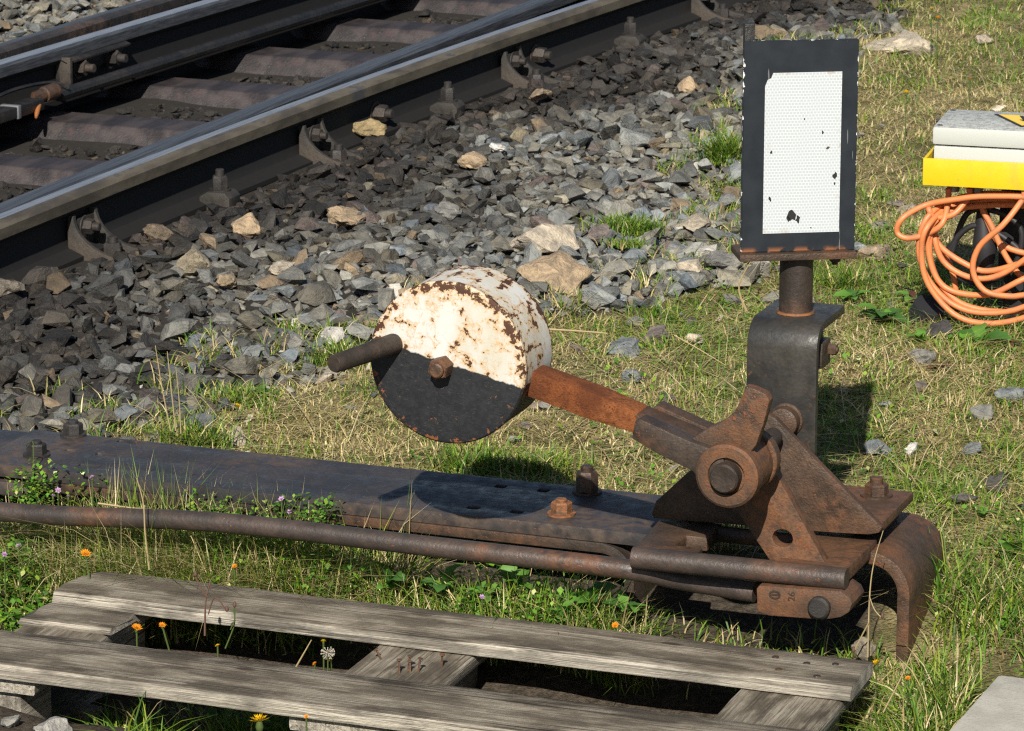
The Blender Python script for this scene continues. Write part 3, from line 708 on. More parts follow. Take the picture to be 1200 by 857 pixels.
# ------------------------------------------------------------------ the steel beam the lever stands on
YF, YB = 5.41, 5.62
beam = thing('base_beam', (-2.3, 5.5, .03), 'dark oiled steel plate beam with bolts and slots reaching from track to lever', 'steel beam')
def arc(cx, cz, r, a0, a1, n=8): return [(cx+r*math.cos(R(a0+(a1-a0)*i/n)), cz+r*math.sin(R(a0+(a1-a0)*i/n))) for i in range(n+1)]
def holed_plate(bm, x0, x1, y0, y1, z0, z1, holes, curve=14):
    """A plate with rounded slots cut right through it: (cx, cy, half length, half width)."""
    import mathutils.geometry as mg
    outer = [Vector((x0,y0,0)), Vector((x1,y0,0)), Vector((x1,y1,0)), Vector((x0,y1,0))]; loops = [outer]
    for cx, cy, hl, hw, ro in holes:
        lp = []
        for k in range(curve):
            a = 2*PI*k/curve; e = 4 if ro else 2
            ca, sa = math.cos(a), math.sin(a)
            lp.append(Vector((cx+hl*math.copysign(abs(ca)**(2/e), ca), cy+hw*math.copysign(abs(sa)**(2/e), sa), 0)))
        loops.append(lp[::-1])
    tris = mg.tessellate_polygon(loops); flat = [p for l in loops for p in l]
    T = [bm.verts.new((p.x, p.y, z1)) for p in flat]; Bt = [bm.verts.new((p.x, p.y, z0)) for p in flat]
    for a, b, c in tris: bm.faces.new((T[a], T[b], T[c])); bm.faces.new((Bt[c], Bt[b], Bt[a]))
    i0 = 0
    for l in loops:
        n = len(l)
        for k in range(n):
            a, b = i0+k, i0+(k+1) % n; bm.faces.new((T[a], T[b], Bt[b], Bt[a]))
        i0 += n
    bmesh.ops.recalc_face_normals(bm, faces=bm.faces)
def pslot(x, y, hl, hw, ro=True):
    P = atz(x, y, .07); return (P.x, P.y, hl, hw, ro)
slots = [pslot(150,518,.020,.008), pslot(125,533,.020,.008), pslot(105,546,.020,.008), pslot(83,528,.010,.006), pslot(587,570,.010,.010), pslot(637,575,.010,.010),
         pslot(555,595,.011,.009), pslot(606,600,.011,.009)]
bm = B(); holed_plate(bm, -2.975, -1.775, YF, YB, .050, .070, slots); obj('top_plate', bm, M_PLATE, beam, 30, .0025)
bm = B(); box(bm, -3.55, -2.978, YF+.004, YB+.01, .044, .062); obj('end_plate', bm, M_PLATE, beam, 30, .003)
bm = B(); box(bm, -3.55, -2.87, YF-.004, YB+.004, .020, .043); obj('lower_plate', bm, M_PLATE, beam, 30, .003)
ro, ri = .055, .039; xs = -1.845
prof = [(-2.86, .049), (xs-ro, .049)] + arc(xs-ro, .049-ro, ro, 90, 0)[1:] + [(xs, -.15), (xs-.016, -.15)] + arc(xs-ro, .049-ro, ri, 0, 90) + [(-2.86, .033)]
bm = B(); strip(bm, prof, YF-.002, YB-.02); obj('strap', bm, M_RUSTD, beam, 30, .002)
for (x, y), m in (((86,510), M_RBOLT), ((43,534), M_RBOLT), ((658,603), M_BOLT), ((688,577), M_RUSTD)):
    P = atz(x, y, .07); bm = B(); P.z = .0702; bolt(bm, P, (0,0,1), .0165 if m is not M_RUSTD else .0175, .018 if m is not M_RUSTD else .032, .004 if m is not M_RUSTD else .008); obj('bolt', bm, m, beam)

# ------------------------------------------------------------------ the pull rod and its yoke
rod = thing('pull_rod', (-2.2, 5.27, .04), 'long rusty round rod in front of the beam ending in a flat eye with pin', 'rod')
RY = 5.27
A0, A1, A2 = aty(0,600,RY), aty(725,666,5.282), aty(885,694,5.305)
bm = B(); A9 = A0 + (A0-A1)*.7
tube(bm, smooth([A9, A0, aty(250,612,RY), aty(500,640,RY), A1, aty(800,680,5.305), A2], 8), .0155, 20); obj('rod_body', bm, M_ROD, rod)
bm = B()
e = [(886,690),(890,686),(940,690),(985,693),(995,700),(999,708),(995,718),(985,724),(965,727),(900,722),(887,716)]
ypoly(bm, e, 5.25, 5.318); obj('eye', bm, M_RUST2, rod, 30, .004)
P = aty(961,711,5.25); bm = B(); lathe(bm, (P.x, 5.251, P.z), (0,-1,0), [(0,.0165),(.010,.0165),(.013,.0135)], 24); obj('pin', bm, M_RBOLT, rod)
# raised marks on the eye: a barred oval and two figures
def ring(bm, c, rx, rz, wd, y, th=.0012, n=20):
    o_ = [Vector((c[0]+rx*math.cos(2*PI*i/n), y, c[1]+rz*math.sin(2*PI*i/n))) for i in range(n)]; i_ = [Vector((c[0]+(rx-wd)*math.cos(2*PI*i/n), y, c[1]+(rz-wd)*math.sin(2*PI*i/n))) for i in range(n)]
    for k in range(n):
        prism(bm, [o_[k], o_[(k+1) % n], i_[(k+1) % n], i_[k]], (0,-th,0))
P = aty(908,697,5.25); bm = B(); ring(bm, (P.x, P.z), .009, .0065, .0022, 5.2498); box(bm, P.x-.007, P.x+.007, 5.2486, 5.2498, P.z-.001, P.z+.001); obj('mark', bm, M_RUSTD, rod)
def glyphs(txt, size, mat, name, parent, M, depth=.0012):
    cu = bpy.data.curves.new(name, 'FONT'); cu.body = txt; cu.size = size; cu.extrude = depth/2; cu.align_x = 'CENTER'; cu.align_y = 'CENTER'
    tmp = bpy.data.objects.new(name, cu); me = bpy.data.meshes.new_from_object(tmp); bpy.data.objects.remove(tmp)
    bm = B(); bm.from_mesh(me); bmesh.ops.transform(bm, matrix=M, verts=bm.verts); return obj(name, bm, mat, parent, 0)
P = aty(928,699,5.25); glyphs('26', .015, M_RUSTD, 'mark', rod, Matrix.Translation((P.x, 5.2494, P.z)) @ Matrix.Rotation(R(90), 4, 'X') @ Matrix.Rotation(R(90), 4, 'Z'))

lever = thing('switch_lever', (-1.62, 5.45, .05), 'rusty railway switch lever stand with round counterweight painted white over black', 'switch lever')
# yoke: a flat ring with a rounded front bar, worked by the link
ZY = .094
fl, fr = atz(733,651,ZY), atz(985,674,ZY); bl, brr = atz(768,612,ZY), atz(1026,631,ZY)
bm = B()
LX = .052
prism(bm, [Vector((fl.x, 5.262, ZY)), Vector((fl.x+.095, 5.262, ZY)), Vector((fl.x+.095, 5.300, ZY)), Vector((fl.x+.052, 5.300, ZY)), Vector((fl.x+.052, 5.352, ZY)), Vector((fl.x+.085, 5.352, ZY)), Vector((fl.x+.085, 5.43, ZY)), Vector((bl.x, 5.43, ZY))], (0,0,-.022))
obj('yoke_left_plate', bm, M_RUST, lever, 30, .003).name = 'yoke_plate'
bm = B(); prism(bm, [Vector((fr.x-.105, 5.272, ZY-.001)), Vector((fr.x, 5.272, ZY-.001)), Vector((brr.x+.002, 5.44, ZY-.001)), Vector((brr.x-.12, 5.44, ZY-.001))], (0,0,-.022)); obj('yoke_plate', bm, M_RUST, lever, 30, .003)
bm = B(); tube(bm, [(fl.x-.001, 5.262, ZY-.014), (fr.x+.002, 5.270, ZY-.014)], .0165, 20); obj('yoke_bar', bm, M_ROD, lever, 35)
bm = B(); tube(bm, [(fl.x+.06, 5.415, ZY-.012), (fr.x-.10, 5.415, ZY-.012)], .012, 16); obj('yoke_bar', bm, M_RUST, lever, 35)

# bent leg at the right end
xr = -1.412; ro, ri = .062, .043
prof = [(-1.60, .082), (xr-ro, .082)] + arc(xr-ro, .082-ro, ro, 90, 0)[1:] + [(xr, -.16), (xr-.019, -.16)] + arc(xr-ro, .082-ro, ri, 0, 90) + [(-1.60, .063)]
bm = B(); strip(bm, prof, YF-.005, YB+.005); obj('bent_leg', bm, M_RUST, lever, 30, .002)
# base plate with its front edge bent up into the cheek
ZB = .122; TH = .014
bm = B(); box(bm, -1.812, -1.462, 5.424, 5.605, ZB-TH, ZB)
v = [x for x in bm.verts if x.co.x > -1.5 and x.co.y > 5.5]
obj('base_plate', bm, M_RUST2, lever, 30, .002)
bm = B(); ypoly(bm, [(763,603),(768,588),(880,487),(896,484),(908,490),(1034,619),(1030,625),(1018,627),(980,625),(766,608)], 5.41, 5.4235); obj('cheek', bm, M_RUST, lever, 30, .003)
bm = B()
q = [Vector((-1.812, 5.424-.014*math.sin(a), ZB-.0145+.0145-.0145*math.cos(a)*1.0-.0003)) for a in np.linspace(0, PI/2, 6)] + [Vector((-1.812, 5.4236, ZB-.001))]
prism(bm, q, (.335,0,0)); obj('bend', bm, M_RUST, lever, 30)
for x, y in ((1027,581),):
    P = atz(x, y, ZB); P.z = ZB; bm = B(); bolt(bm, P, (0,0,1), .0185, .017, .009); obj('bolt', bm, M_RUST, lever)
# spacer blocks that carry the base plate on the beam
for xa in (-1.80, -1.53):
    bm = B(); box(bm, xa, xa+.05, 5.50, 5.59, .0832 if xa > -1.6 else .0702, ZB-TH-.0005); obj('spacer', bm, M_RUSTD, lever, 30, .002)
# bracket behind the lever
BX0, BX1, BY = -1.690, -1.581, 5.470
zf = .402
prof = [(BY, ZB+.0005), (BY, zf-.040)] + [(BY+.040-.040*math.cos(a), zf-.040+.040*math.sin(a)) for a in np.linspace(.15, PI/2, 8)] + [(BY+.150, zf), (BY+.150, zf-.013), (BY+.040, zf-.013)] + [(BY+.040-.027*math.sin(a), zf-.040+.027*math.cos(a)) for a in np.linspace(.1, PI/2, 7)] + [(BY+.013, ZB+.0005)]
bm = B(); prism(bm, [Vector((BX0, y, z)) for y, z in prof], (BX1-BX0, 0, 0)); obj('bracket', bm, M_BRACKET, lever, 30, .0018)
P = aty(917,496,BY-.022); bm = B(); lathe(bm, (P.x, BY-.0005, P.z), (0,-1,0), [(0,.026),(.003,.0255),(.005,.0228),(.022,.0222),(.0235,.020)], 28); obj('boss', bm, M_RUST, lever)
for x, y, sgn in ((872,420,-1), (972,411,1)):
    P = aty(x, y, 5.535); bm = B(); bolt(bm, (BX0-.001 if sgn < 0 else BX1-.0035, 5.538, .352), (sgn,0,0), .009, .012, .002, False); obj('bolt', bm, M_RUST, lever)
bm = B(); lathe(bm, ((BX0+BX1)/2, 5.548, zf-.0135), (0,0,-1), [(0,.040),(.06,.040),(.062,.036)], 28); obj('collar', bm, M_RUSTD, lever)
bm = B(); box(bm, BX1-.03, BX1-.004, 5.515, 5.560, .325, .365); obj('lug', bm, M_RUSTD, lever, 30, .003)

# ---- the lever itself, turning about an axis along y through PIV
Pv = aty(852,558,5.165); PIV = Vector((Pv.x, 0, Pv.z))
FY0, FY1 = 5.165, 5.275
bm = B(); c = (PIV.x, 5.262, PIV.z)
lathe(bm, (PIV.x, FY0-.004, PIV.z), (0,1,0), [(.008,.026),(.0,.028),(.0,.043),(.003,.047),(.03,.047),(.034,.044),(.085,.044)], 40); obj('hub', bm, M_RUST2, lever, 30)
bm = B(); lathe(bm, (PIV.x, FY0-.018, PIV.z), (0,1,0), [(0,.006),(-.001,.019),(.002,.0215),(.100,.0215),(.101,.014),(.245,.014)], 32); obj('pivot_pin', bm, M_RUSTD, lever, 30)
bm = B(); lathe(bm, (PIV.x+.002, 5.248, PIV.z+.002), (0,1,0), [(0,.045),(.002,.047),(.020,.047),(.022,.045)], 40); obj('hub_flange', bm, M_RUST, lever, 30)
front = [(744,494),(750,491),(800,514),(826,524),(846,530),(850,548),(840,575),(826,570),(812,553),(766,530),(740,514)]
bm = B(); ypoly(bm, front, FY0, FY0+.030); obj('fork_plate', bm, M_RUSTD, lever, 30, .0025)
bm = B(); A = [aty(x, y, FY0) for x, y in front]
prism(bm, [p+Vector((0,.080,0)) for p in A], (0,.030,0)); obj('fork_plate', bm, M_RUST, lever, 30, .0025)
mid = [(738,491),(800,517),(828,531),(846,540),(836,570),(812,550),(766,527),(735,509)]
bm = B(); prism(bm, [aty(x, y, FY0)+Vector((0,.0302,0)) for x, y in mid], (0,.0496,0)); obj('fork_filler', bm, M_RUST, lever, 30, .001)
bm = B(); prism(bm, [aty(x, y, FY0)+Vector((0,.090,0)) for x, y in ((752,516),(745,528),(758,543),(800,556),(830,570),(820,548))], (0,.036,0)); obj('fork_lug', bm, M_RUSTD, lever, 30, .002)
horn = [(873,453),(882,455),(897,462),(902,470),(895,496),(886,522),(872,540),(838,540),(806,520),(812,513),(828,503),(845,495),(860,484),(868,468)]
bm = B(); ypoly(bm, horn, FY0+.014, FY0+.034); obj('horn', bm, M_RUST, lever, 30, .0025)
# link arm with a round hole, from the hub down to the yoke
link_pts = [(862,540),(893,528),(901,540),(968,662),(962,668),(908,666),(866,603),(858,575)]
lp = [aty(x, y, 5.298) for x, y in link_pts]; hc = aty(917,631,5.298)
import mathutils.geometry as mg
hole = [Vector((hc.x+.0155*math.cos(2*PI*k/20), 5.298, hc.z+.0135*math.sin(2*PI*k/20))) for k in range(20)]
bm = B(); loops = [[Vector((p.x, p.z, 0)) for p in lp], [Vector((p.x, p.z, 0)) for p in hole][::-1]]
tr = mg.tessellate_polygon(loops); flat = lp+hole[::-1]
Tv = [bm.verts.new(p) for p in flat]; Bv = [bm.verts.new(p+Vector((0,.022,0))) for p in flat]
for a, b, c_ in tr: bm.faces.new((Tv[a], Tv[b], Tv[c_])); bm.faces.new((Bv[c_], Bv[b], Bv[a]))
i0 = 0
for l in (lp, hole):
    n = len(l)
    for k in range(n): a, b = i0+k, i0+(k+1) % n; bm.faces.new((Tv[a], Tv[b], Bv[b], Bv[a]))
    i0 += n
bmesh.ops.recalc_face_normals(bm, faces=bm.faces); obj('link_arm', bm, M_RUST2, lever, 30, .002)
# arm
AY0, AY1 = 5.1965, 5.2435
bm = B(); prism(bm, [aty(x, y, AY0) for x, y in ((600,430),(625,436),(700,463),(748,484),(747,509),(740,507),(690,492),(621,466),(600,458))], (0, AY1-AY0, 0))
obj('lever_arm', bm, M_ORANGE, lever, 30, .003)
# counterweight
Wf = aty(523.5,426,5.160); WT = .125; WR = .1205
ang = math.atan2(aty(608,452,5.165).z-aty(463,404,5.165).z, aty(608,452,5.165).x-aty(463,404,5.165).x)
bm = B(); lathe(bm, (0,-WT/2,0), (0,1,0), [(0,.02),(0,WR-.006),(.001,WR-.001),(.004,WR+.0016),(.009,WR+.0016),(.012,WR),(WT-.005,WR),(WT-.0015,WR-.002),(WT,WR-.005),(WT,.02)], 96)
bmesh.ops.delete(bm, geom=[f for f in bm.faces if len(f.verts) > 4], context='FACES_ONLY')
bmesh.ops.holes_fill(bm, edges=[e for e in bm.edges if e.is_boundary], sides=200)
bmesh.ops.recalc_face_normals(bm, faces=bm.faces)
cw = link('counterweight', shape('counterweight', bm, M_WEIGHT, 12), lever, Vector((Wf.x, 5.160+WT/2, Wf.z))-wloc(lever), (0, -ang, 0))
P = aty(520,429,5.160); bm = B(); lathe(bm, (P.x, 5.1605, P.z), (0,-1,0), [(0,.0165),(.024,.0165),(.027,.0145)], 6, .3); obj('weight_nut', bm, M_RUST, lever, 30); bm = B(); lathe(bm, (P.x, 5.1333, P.z), (0,-1,0), [(0,.011),(.004,.011),(.0055,.009)], 16); obj('weight_bolt', bm, M_RUST, lever, 30)
P = aty(461,403,5.160); bm = B(); dv = aty(391,427,5.025)-P
Ld = dv.length; lathe(bm, P, dv, [(-.002,.0155),(Ld-.004,.0135),(Ld,.0115)], 24); obj('handle', bm, M_RUSTD, lever, 30)

# ------------------------------------------------------------------ the indicator board
board = thing('indicator_board', (-1.638, 5.548, zf), 'black upright switch signal board with white reflective rectangle on a rusty round post', 'signal board')
bm = B(); lathe(bm, (-1.638, 5.548, zf+.0005), (0,0,1), [(0,.0255),(.102,.0255)], 32); obj('post', bm, M_RUSTD, board, 30)
bm = B(); lathe(bm, (-1.638, 5.548, zf+.0005), (0,0,1), [(0,.030),(.003,.029)], 32); obj('post_weld', bm, M_BOLT, board, 30)
PA = R(28)                                            # the board is turned a little off the track
ux = Vector((math.cos(PA), math.sin(PA), 0)); uy = Vector((-math.sin(PA), math.cos(PA), 0))
cpos = Vector((-1.639, 5.540, 0))
def bpt(u, d, z): return cpos + ux*u + uy*d + Vector((0,0,z))
BZ0 = .503; HB = .320; WB = .1735
def bbox_(bm, u0, u1, d0, d1, z0, z1):
    prism(bm, [bpt(u0,d0,z0), bpt(u1,d0,z0), bpt(u1,d1,z0), bpt(u0,d1,z0)], (0,0,z1-z0))
bm = B(); bbox_(bm, -.090, .088, -.036, .040, BZ0-.011, BZ0-.0005); obj('ledge', bm, M_RUST, board, 30, .0015)
zc = BZ0+HB/2
bm = B(); box(bm, -WB/2, WB/2, -.004, .004, -HB/2, HB/2)
bmesh.ops.bevel(bm, geom=list(bm.edges), offset=.0015, segments=2, affect='EDGES')
panel = link('panel', shape('panel', bm, M_BOARD, 30), board, bpt(0,-.020,zc)-Vector(board.location), (0,0,PA))
bm = B(); fw, fh = .116, .243
pts = [(-fw/2,-fh/2),(fw/2,-fh/2),(fw/2,fh/2),(-fw/2+.012,fh/2),(-fw/2+.009,fh/2-.008),(-fw/2+.004,fh/2-.010),(-fw/2,fh/2-.020)]
prism(bm, [Vector((a, 0, b)) for a, b in pts], (0, .0006, 0))
film = link('reflector', shape('reflector', bm, M_FILM, 0), panel, (.004,-.0048,-.0095))
def fleck(u, z, s, k):
    r_ = random.Random(k); bm = B(); n = 9
    prism(bm, [Vector((u+s*r_.uniform(.4,1.2)*math.cos(2*PI*i/n)*.6, -.0056, z+s*r_.uniform(.4,1.2)*math.sin(2*PI*i/n))) for i in range(n)], (0,.0006,0))
    o = bpy.data.objects.new('scrape', shape('scrape', bm, M_INK, 0)); COL.objects.link(o); o.parent = panel
for k, (u, z, s) in enumerate([(-.011,-.103,.011),(-.001,-.110,.007),(-.016,-.108,.005),(-.043,-.007,.0035),(-.044,-.078,.004),(.054,-.046,.006),(.034,.021,.003),(.006,.042,.002),(.054,-.057,.003)]): fleck(u, z, s, k)
bm = B(); bbox_(bm, -.083, -.068, -.012, .004, BZ0, BZ0+HB+.024); obj('back_bar', bm, M_BLACK, board, 30, .001)
bm = B(); bbox_(bm, .070, .082, .010, .030, BZ0, BZ0+HB-.03); obj('back_bar', bm, M_RUSTD, board, 30, .001)
bm = B(); bolt(bm, bpt(.062, 0, BZ0-.0115), (0,0,-1), .009, .008, .004, False); obj('bolt', bm, M_RUSTD, board)

# ------------------------------------------------------------------ pallet
pallet = thing('pallet', (-2.05, 5.0, -.16), 'weathered grey wooden pallet lying in the grass before the lever', 'pallet')
def rough_board(bm, x0, x1, y0, y1, z0, z1, seed, nx=26, axis=0, ends=.006):
    r_ = random.Random(seed); rings = []
    L0, L1, W0, W1 = (x0, x1, y0, y1) if axis == 0 else (y0, y1, x0, x1)
    for i in range(nx+1):
        t = L0+(L1-L0)*i/nx
        a = noise.noise(Vector((t*5, seed, 0)))*.004; b = noise.noise(Vector((t*5, seed, 9)))*.004; c = noise.noise(Vector((t*3, seed, 5)))*.0025
        ring = []
        for wv, zv in ((W0+a+.002, z0),(W0+a, z0+.003),(W0+a+noise.noise(Vector((t*14,seed,2)))*.002, z1-.0022),(W0+a+.0022, z1+c*.6),((W0*.66+W1*.34), z1+c),((W0*.34+W1*.66), z1+c*.8),(W1+b-.005, z1+c*.5),(W1+b, z1-.004),(W1+b, z0+.003),(W1+b-.002, z0)):
            k = 1 if 0 < i < nx else 0
            te = t + (0 if k else noise.noise(Vector((wv*60, zv*60, seed+i)))*ends)
            ring.append(bm.verts.new((te, wv, zv) if axis == 0 else (wv, te, zv)))
        rings.append(ring)
    n = len(rings[0])
    for p, q in zip(rings, rings[1:]):
        for i in range(n): bm.faces.new((p[i], q[i], q[(i+1) % n], p[(i+1) % n]))
    bm.faces.new(rings[0]); bm.faces.new(rings[-1][::-1]); bmesh.ops.recalc_face_normals(bm, faces=bm.faces)
ZP = -.020
for y0, y1, xa, s in ((5.090, 5.215, -2.672, 1), (4.752, 4.900, -2.690, 2)):
    bm = B(); rough_board(bm, xa, -1.413, y0, y1, ZP-.022, ZP, s)
    if s == 1:                                        # sawn-off corner
        for v in bm.verts:
            if v.co.x < -2.62 and v.co.y > 5.16: v.co.x += (v.co.y-5.16)*.55
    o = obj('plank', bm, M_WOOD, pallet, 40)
for x0, x1, s in ((-2.672, -2.535, 11), (-2.135, -1.985, 12), (-1.575, -1.424, 13)):
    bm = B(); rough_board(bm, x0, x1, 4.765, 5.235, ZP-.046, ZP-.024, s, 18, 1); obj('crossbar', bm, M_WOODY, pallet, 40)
    for y in (5.09, 4.775):
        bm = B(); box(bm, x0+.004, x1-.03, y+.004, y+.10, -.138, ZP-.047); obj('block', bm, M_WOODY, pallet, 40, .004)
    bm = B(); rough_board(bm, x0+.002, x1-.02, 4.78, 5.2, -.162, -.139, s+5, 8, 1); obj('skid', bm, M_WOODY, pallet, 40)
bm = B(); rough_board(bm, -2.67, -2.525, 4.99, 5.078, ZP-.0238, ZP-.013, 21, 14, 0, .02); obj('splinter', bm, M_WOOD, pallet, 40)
nr = random.Random(4)
def nail(x, y, z, tilt, L=.03):
    bm = B(); d = Vector(tilt).normalized(); tube(bm, [Vector((x,y,z-.004)), Vector((x,y,z))+d*L], .0016, 6); lathe(bm, Vector((x,y,z))+d*L, d, [(0,.0042),(.0015,.0042)], 8); obj('nail', bm, M_BOLT, pallet)
for x, y, tl, L in ((-2.105,5.035,(-.6,-.2,1),.017),(-2.055,5.01,(.2,0,1),.019),(-2.045,4.995,(-.1,.2,1),.015),(-2.035,5.0,(.15,.1,1),.02),(-2.012,5.035,(.1,-.1,1),.019),(-2.058,4.985,(.0,0,1),.02)): nail(x, y, ZP-.024, tl, L)
for x, y in ((-1.47,5.12),(-1.5,5.17),(-1.53,5.13),(-1.46,5.18),(-1.55,5.18)):
    bm = B(); lathe(bm, (x, y, ZP-.0005), (0,0,1), [(0,.0055),(.0012,.005)], 10); obj('nail', bm, M_RUSTD, pallet)

# concrete slab
slab = B(); P0, P1 = atz(1170,790,-.03), atz(1108,860,-.03)
dv = Vector((P0.x-P1.x, P0.y-P1.y, 0)).normalized(); nv = Vector((dv.y, -dv.x, 0))
a = Vector((P0.x, P0.y, -.03)); prism(slab, [a, a-dv*.55, a-dv*.55+nv*.4, a+nv*.4], (0,0,-.07))
tag(obj('concrete_slab', slab, M_CONC, None, 35, .006), 'pale concrete slab cut off by the bottom right picture corner', 'slab')

# ------------------------------------------------------------------ cable box and cable
BXC = aty(1081,217,7.12); bang = R(5.5)
bu = Vector((math.cos(bang), math.sin(bang), 0)); bv = Vector((-math.sin(bang), math.cos(bang), 0))
cbx = thing('cable_box', (BXC.x+.16, BXC.y+.1, 0), 'grey lidded electrical box in a yellow steel tray on a dark stand', 'electrical box')
def kp(u, v, z): return Vector((BXC.x, BXC.y, 0)) + bu*u + bv*v + Vector((0,0,z))
def kbox(bm, u0, u1, v0, v1, z0, z1): prism(bm, [kp(u0,v0,z0), kp(u1,v0,z0), kp(u1,v1,z0), kp(u0,v1,z0)], (0,0,z1-z0))
zb = BXC.z; TW = .36; TD = .215
for u0, u1, v0, v1, z0, z1 in ((0,TW,0,.006,zb,zb+.052), (0,TW,TD-.006,TD,zb,zb+.052), (0,.006,.0062,TD-.0062,zb,zb+.052), (TW-.006,TW,.0062,TD-.0062,zb,zb+.052), (.0062,TW-.0062,.0062,TD-.0062,zb+.001,zb+.007)):
    bm = B(); kbox(bm, u0, u1, v0, v1, z0, z1); obj('tray_side' if z0 == zb else 'tray_floor', bm, M_YELLOW, cbx, 30, .0012)
bm = B(); kbox(bm, .017, TW-.017, .014, TD-.016, zb+.008, zb+.075); obj('box_body', bm, M_GREY, cbx, 30, .005)
bm = B(); kbox(bm, .014, TW-.014, .011, TD-.013, zb+.0765, zb+.112); obj('lid', bm, M_GREY, cbx, 30, .007)
zl = zb+.112
for u, v in ((.026,.028),(.026,.185),(TW-.026,.028),(TW-.026,.185)):
    bm = B(); lathe(bm, kp(u,v,zl-.002), (0,0,1), [(0,.006),(.0026,.0055)], 12); obj('lid_screw', bm, M_RUBBER, cbx)
def tri(bm, pts, th): prism(bm, [kp(*p) for p in pts], (0,0,th))
tc = (.178, .105)
def flatpoly(name, pts, z, mat):
    bm = B(); prism(bm, [kp(u, v, z) for u, v in pts], (0,0,.0006)); return obj(name, bm, mat, cbx, 0)
flatpoly('warning_border', [(.108,.165),(.248,.165),(.178,.044)], zl+.0004, M_INK)
flatpoly('warning_sign', [(.119,.159),(.237,.159),(.178,.057)], zl+.0012, M_TRIY)
flatpoly('warning_symbol', [(.160,.150),(.168,.150),(.176,.120),(.184,.126),(.180,.092),(.166,.110),(.172,.112)], zl+.0020, M_INK)
flatpoly('warning_symbol', [(.186,.150),(.194,.150),(.200,.124),(.207,.128),(.201,.098),(.190,.114),(.195,.116)], zl+.0020, M_INK)
for u in (.05, .095, .20, .30):
    bm = B(); lathe(bm, kp(u,.06,zb+.001), (0,0,-1), [(0,.016),(.010,.016),(.012,.012),(.022,.012)], 16); obj('cable_gland', bm, M_GALV, cbx)
for u, v in ((.16,.16),(.28,.16)):
    bm = B(); P = kp(u, v, 0); box(bm, P.x-.02, P.x+.02, P.y-.012, P.y+.012, -.06, zb-.0005); obj('stand_leg', bm, M_RUBBER, cbx, 30, .003)
bm = B(); P = kp(.10,.10,zb-.04); lathe(bm, P, (.10,-.05,-1), [(0,.010),(.03,.013),(.08,.022),(.10,.024),(.135,.013)], 20); obj('rubber_plug', bm, M_RUBBER, cbx)
bm = B(); P = kp(.012,.05,.03); lathe(bm, P, (-.2,.2,-.5), [(0,.03),(.04,.036),(.045,.026),(.09,.034)], 18); obj('rubber_foot', bm, M_RUBBER, cbx)
bm = B(); kbox(bm, .13, .34, .13, .15, zb-.20, zb-.03); obj('stand_plate', bm, M_RUBBER, cbx, 30, .004)
# one long orange cable thrown in coils
def cp(y, *pts): return [aty(1000+a/2.855, 100+b/2.855, BXC.y+y) for a, b in pts]
cpts = cp(.05,(318,345),(317,385)) + cp(.02,(298,462),(240,500)) + cp(.0,(178,512),(146,490),(165,445)) + cp(.03,(240,402),(330,384),(450,372),(640,385),(760,470)) \
 + cp(.02,(720,640),(571,742),(430,762),(325,728),(245,640),(219,540),(246,445)) + cp(.07,(330,385),(480,362),(680,400),(800,520)) \
 + cp(.0,(740,700),(571,778),(440,797),(335,765),(250,665),(228,560),(250,470)) + cp(.08,(350,395),(560,370),(720,430),(780,560)) \
 + cp(.03,(700,690),(560,755),(400,745),(310,690),(262,600),(258,500)) + cp(.08,(300,420),(500,385),(700,450),(720,540)) \
 + cp(.045,(571,592),(450,622),(375,598),(292,540),(262,470)) + cp(.09,(330,408),(420,395),(450,460),(492,530),(600,566),(760,560),(790,480)) + cp(.09,(700,400),(520,380),(400,400),(300,450)) \
 + cp(.04,(272,500),(300,588),(380,640),(470,642),(571,585),(700,470),(690,420)) + cp(.085,(560,395),(436,402),(462,470),(520,588),(590,660),(700,690),(760,640),(700,600)) \
 + cp(.025,(571,648),(455,700),(335,690),(276,640),(250,540),(270,460)) + cp(.07,(380,408),(640,420),(760,600)) \
 + cp(.005,(680,690),(571,702),(520,706),(440,688),(400,620),(422,540),(500,468)) + cp(.03,(560,392),(570,372),(572,350))
bm = B(); tube(bm, smooth(cpts, 5), .0058, 9); tag(obj('orange_cable', bm, M_CABLE, None, 60), 'orange cable thrown in loose coils below the yellow tray', 'cable')
bm = B(); tube(bm, smooth(cp(.05,(388,345),(384,375)) + cp(.03,(335,432),(270,442),(252,415)) + cp(.08,(262,470),(300,560),(330,620),(345,700)), 6), .0058, 9)
tag(obj('orange_cable', bm, M_CABLE, None, 60), 'short orange cable end curling under the middle gland of the yellow tray', 'cable')

bm = B(); tube(bm, smooth(cp(.10,(330,560),(380,430),(470,420),(560,480),(540,600),(440,660),(350,640),(320,560),(400,470),(520,520),(640,640)), 6), .006, 8)
tag(obj('black_cable', bm, M_RUBBER, None, 60), 'black cable half hidden behind the orange coils under the tray', 'cable')

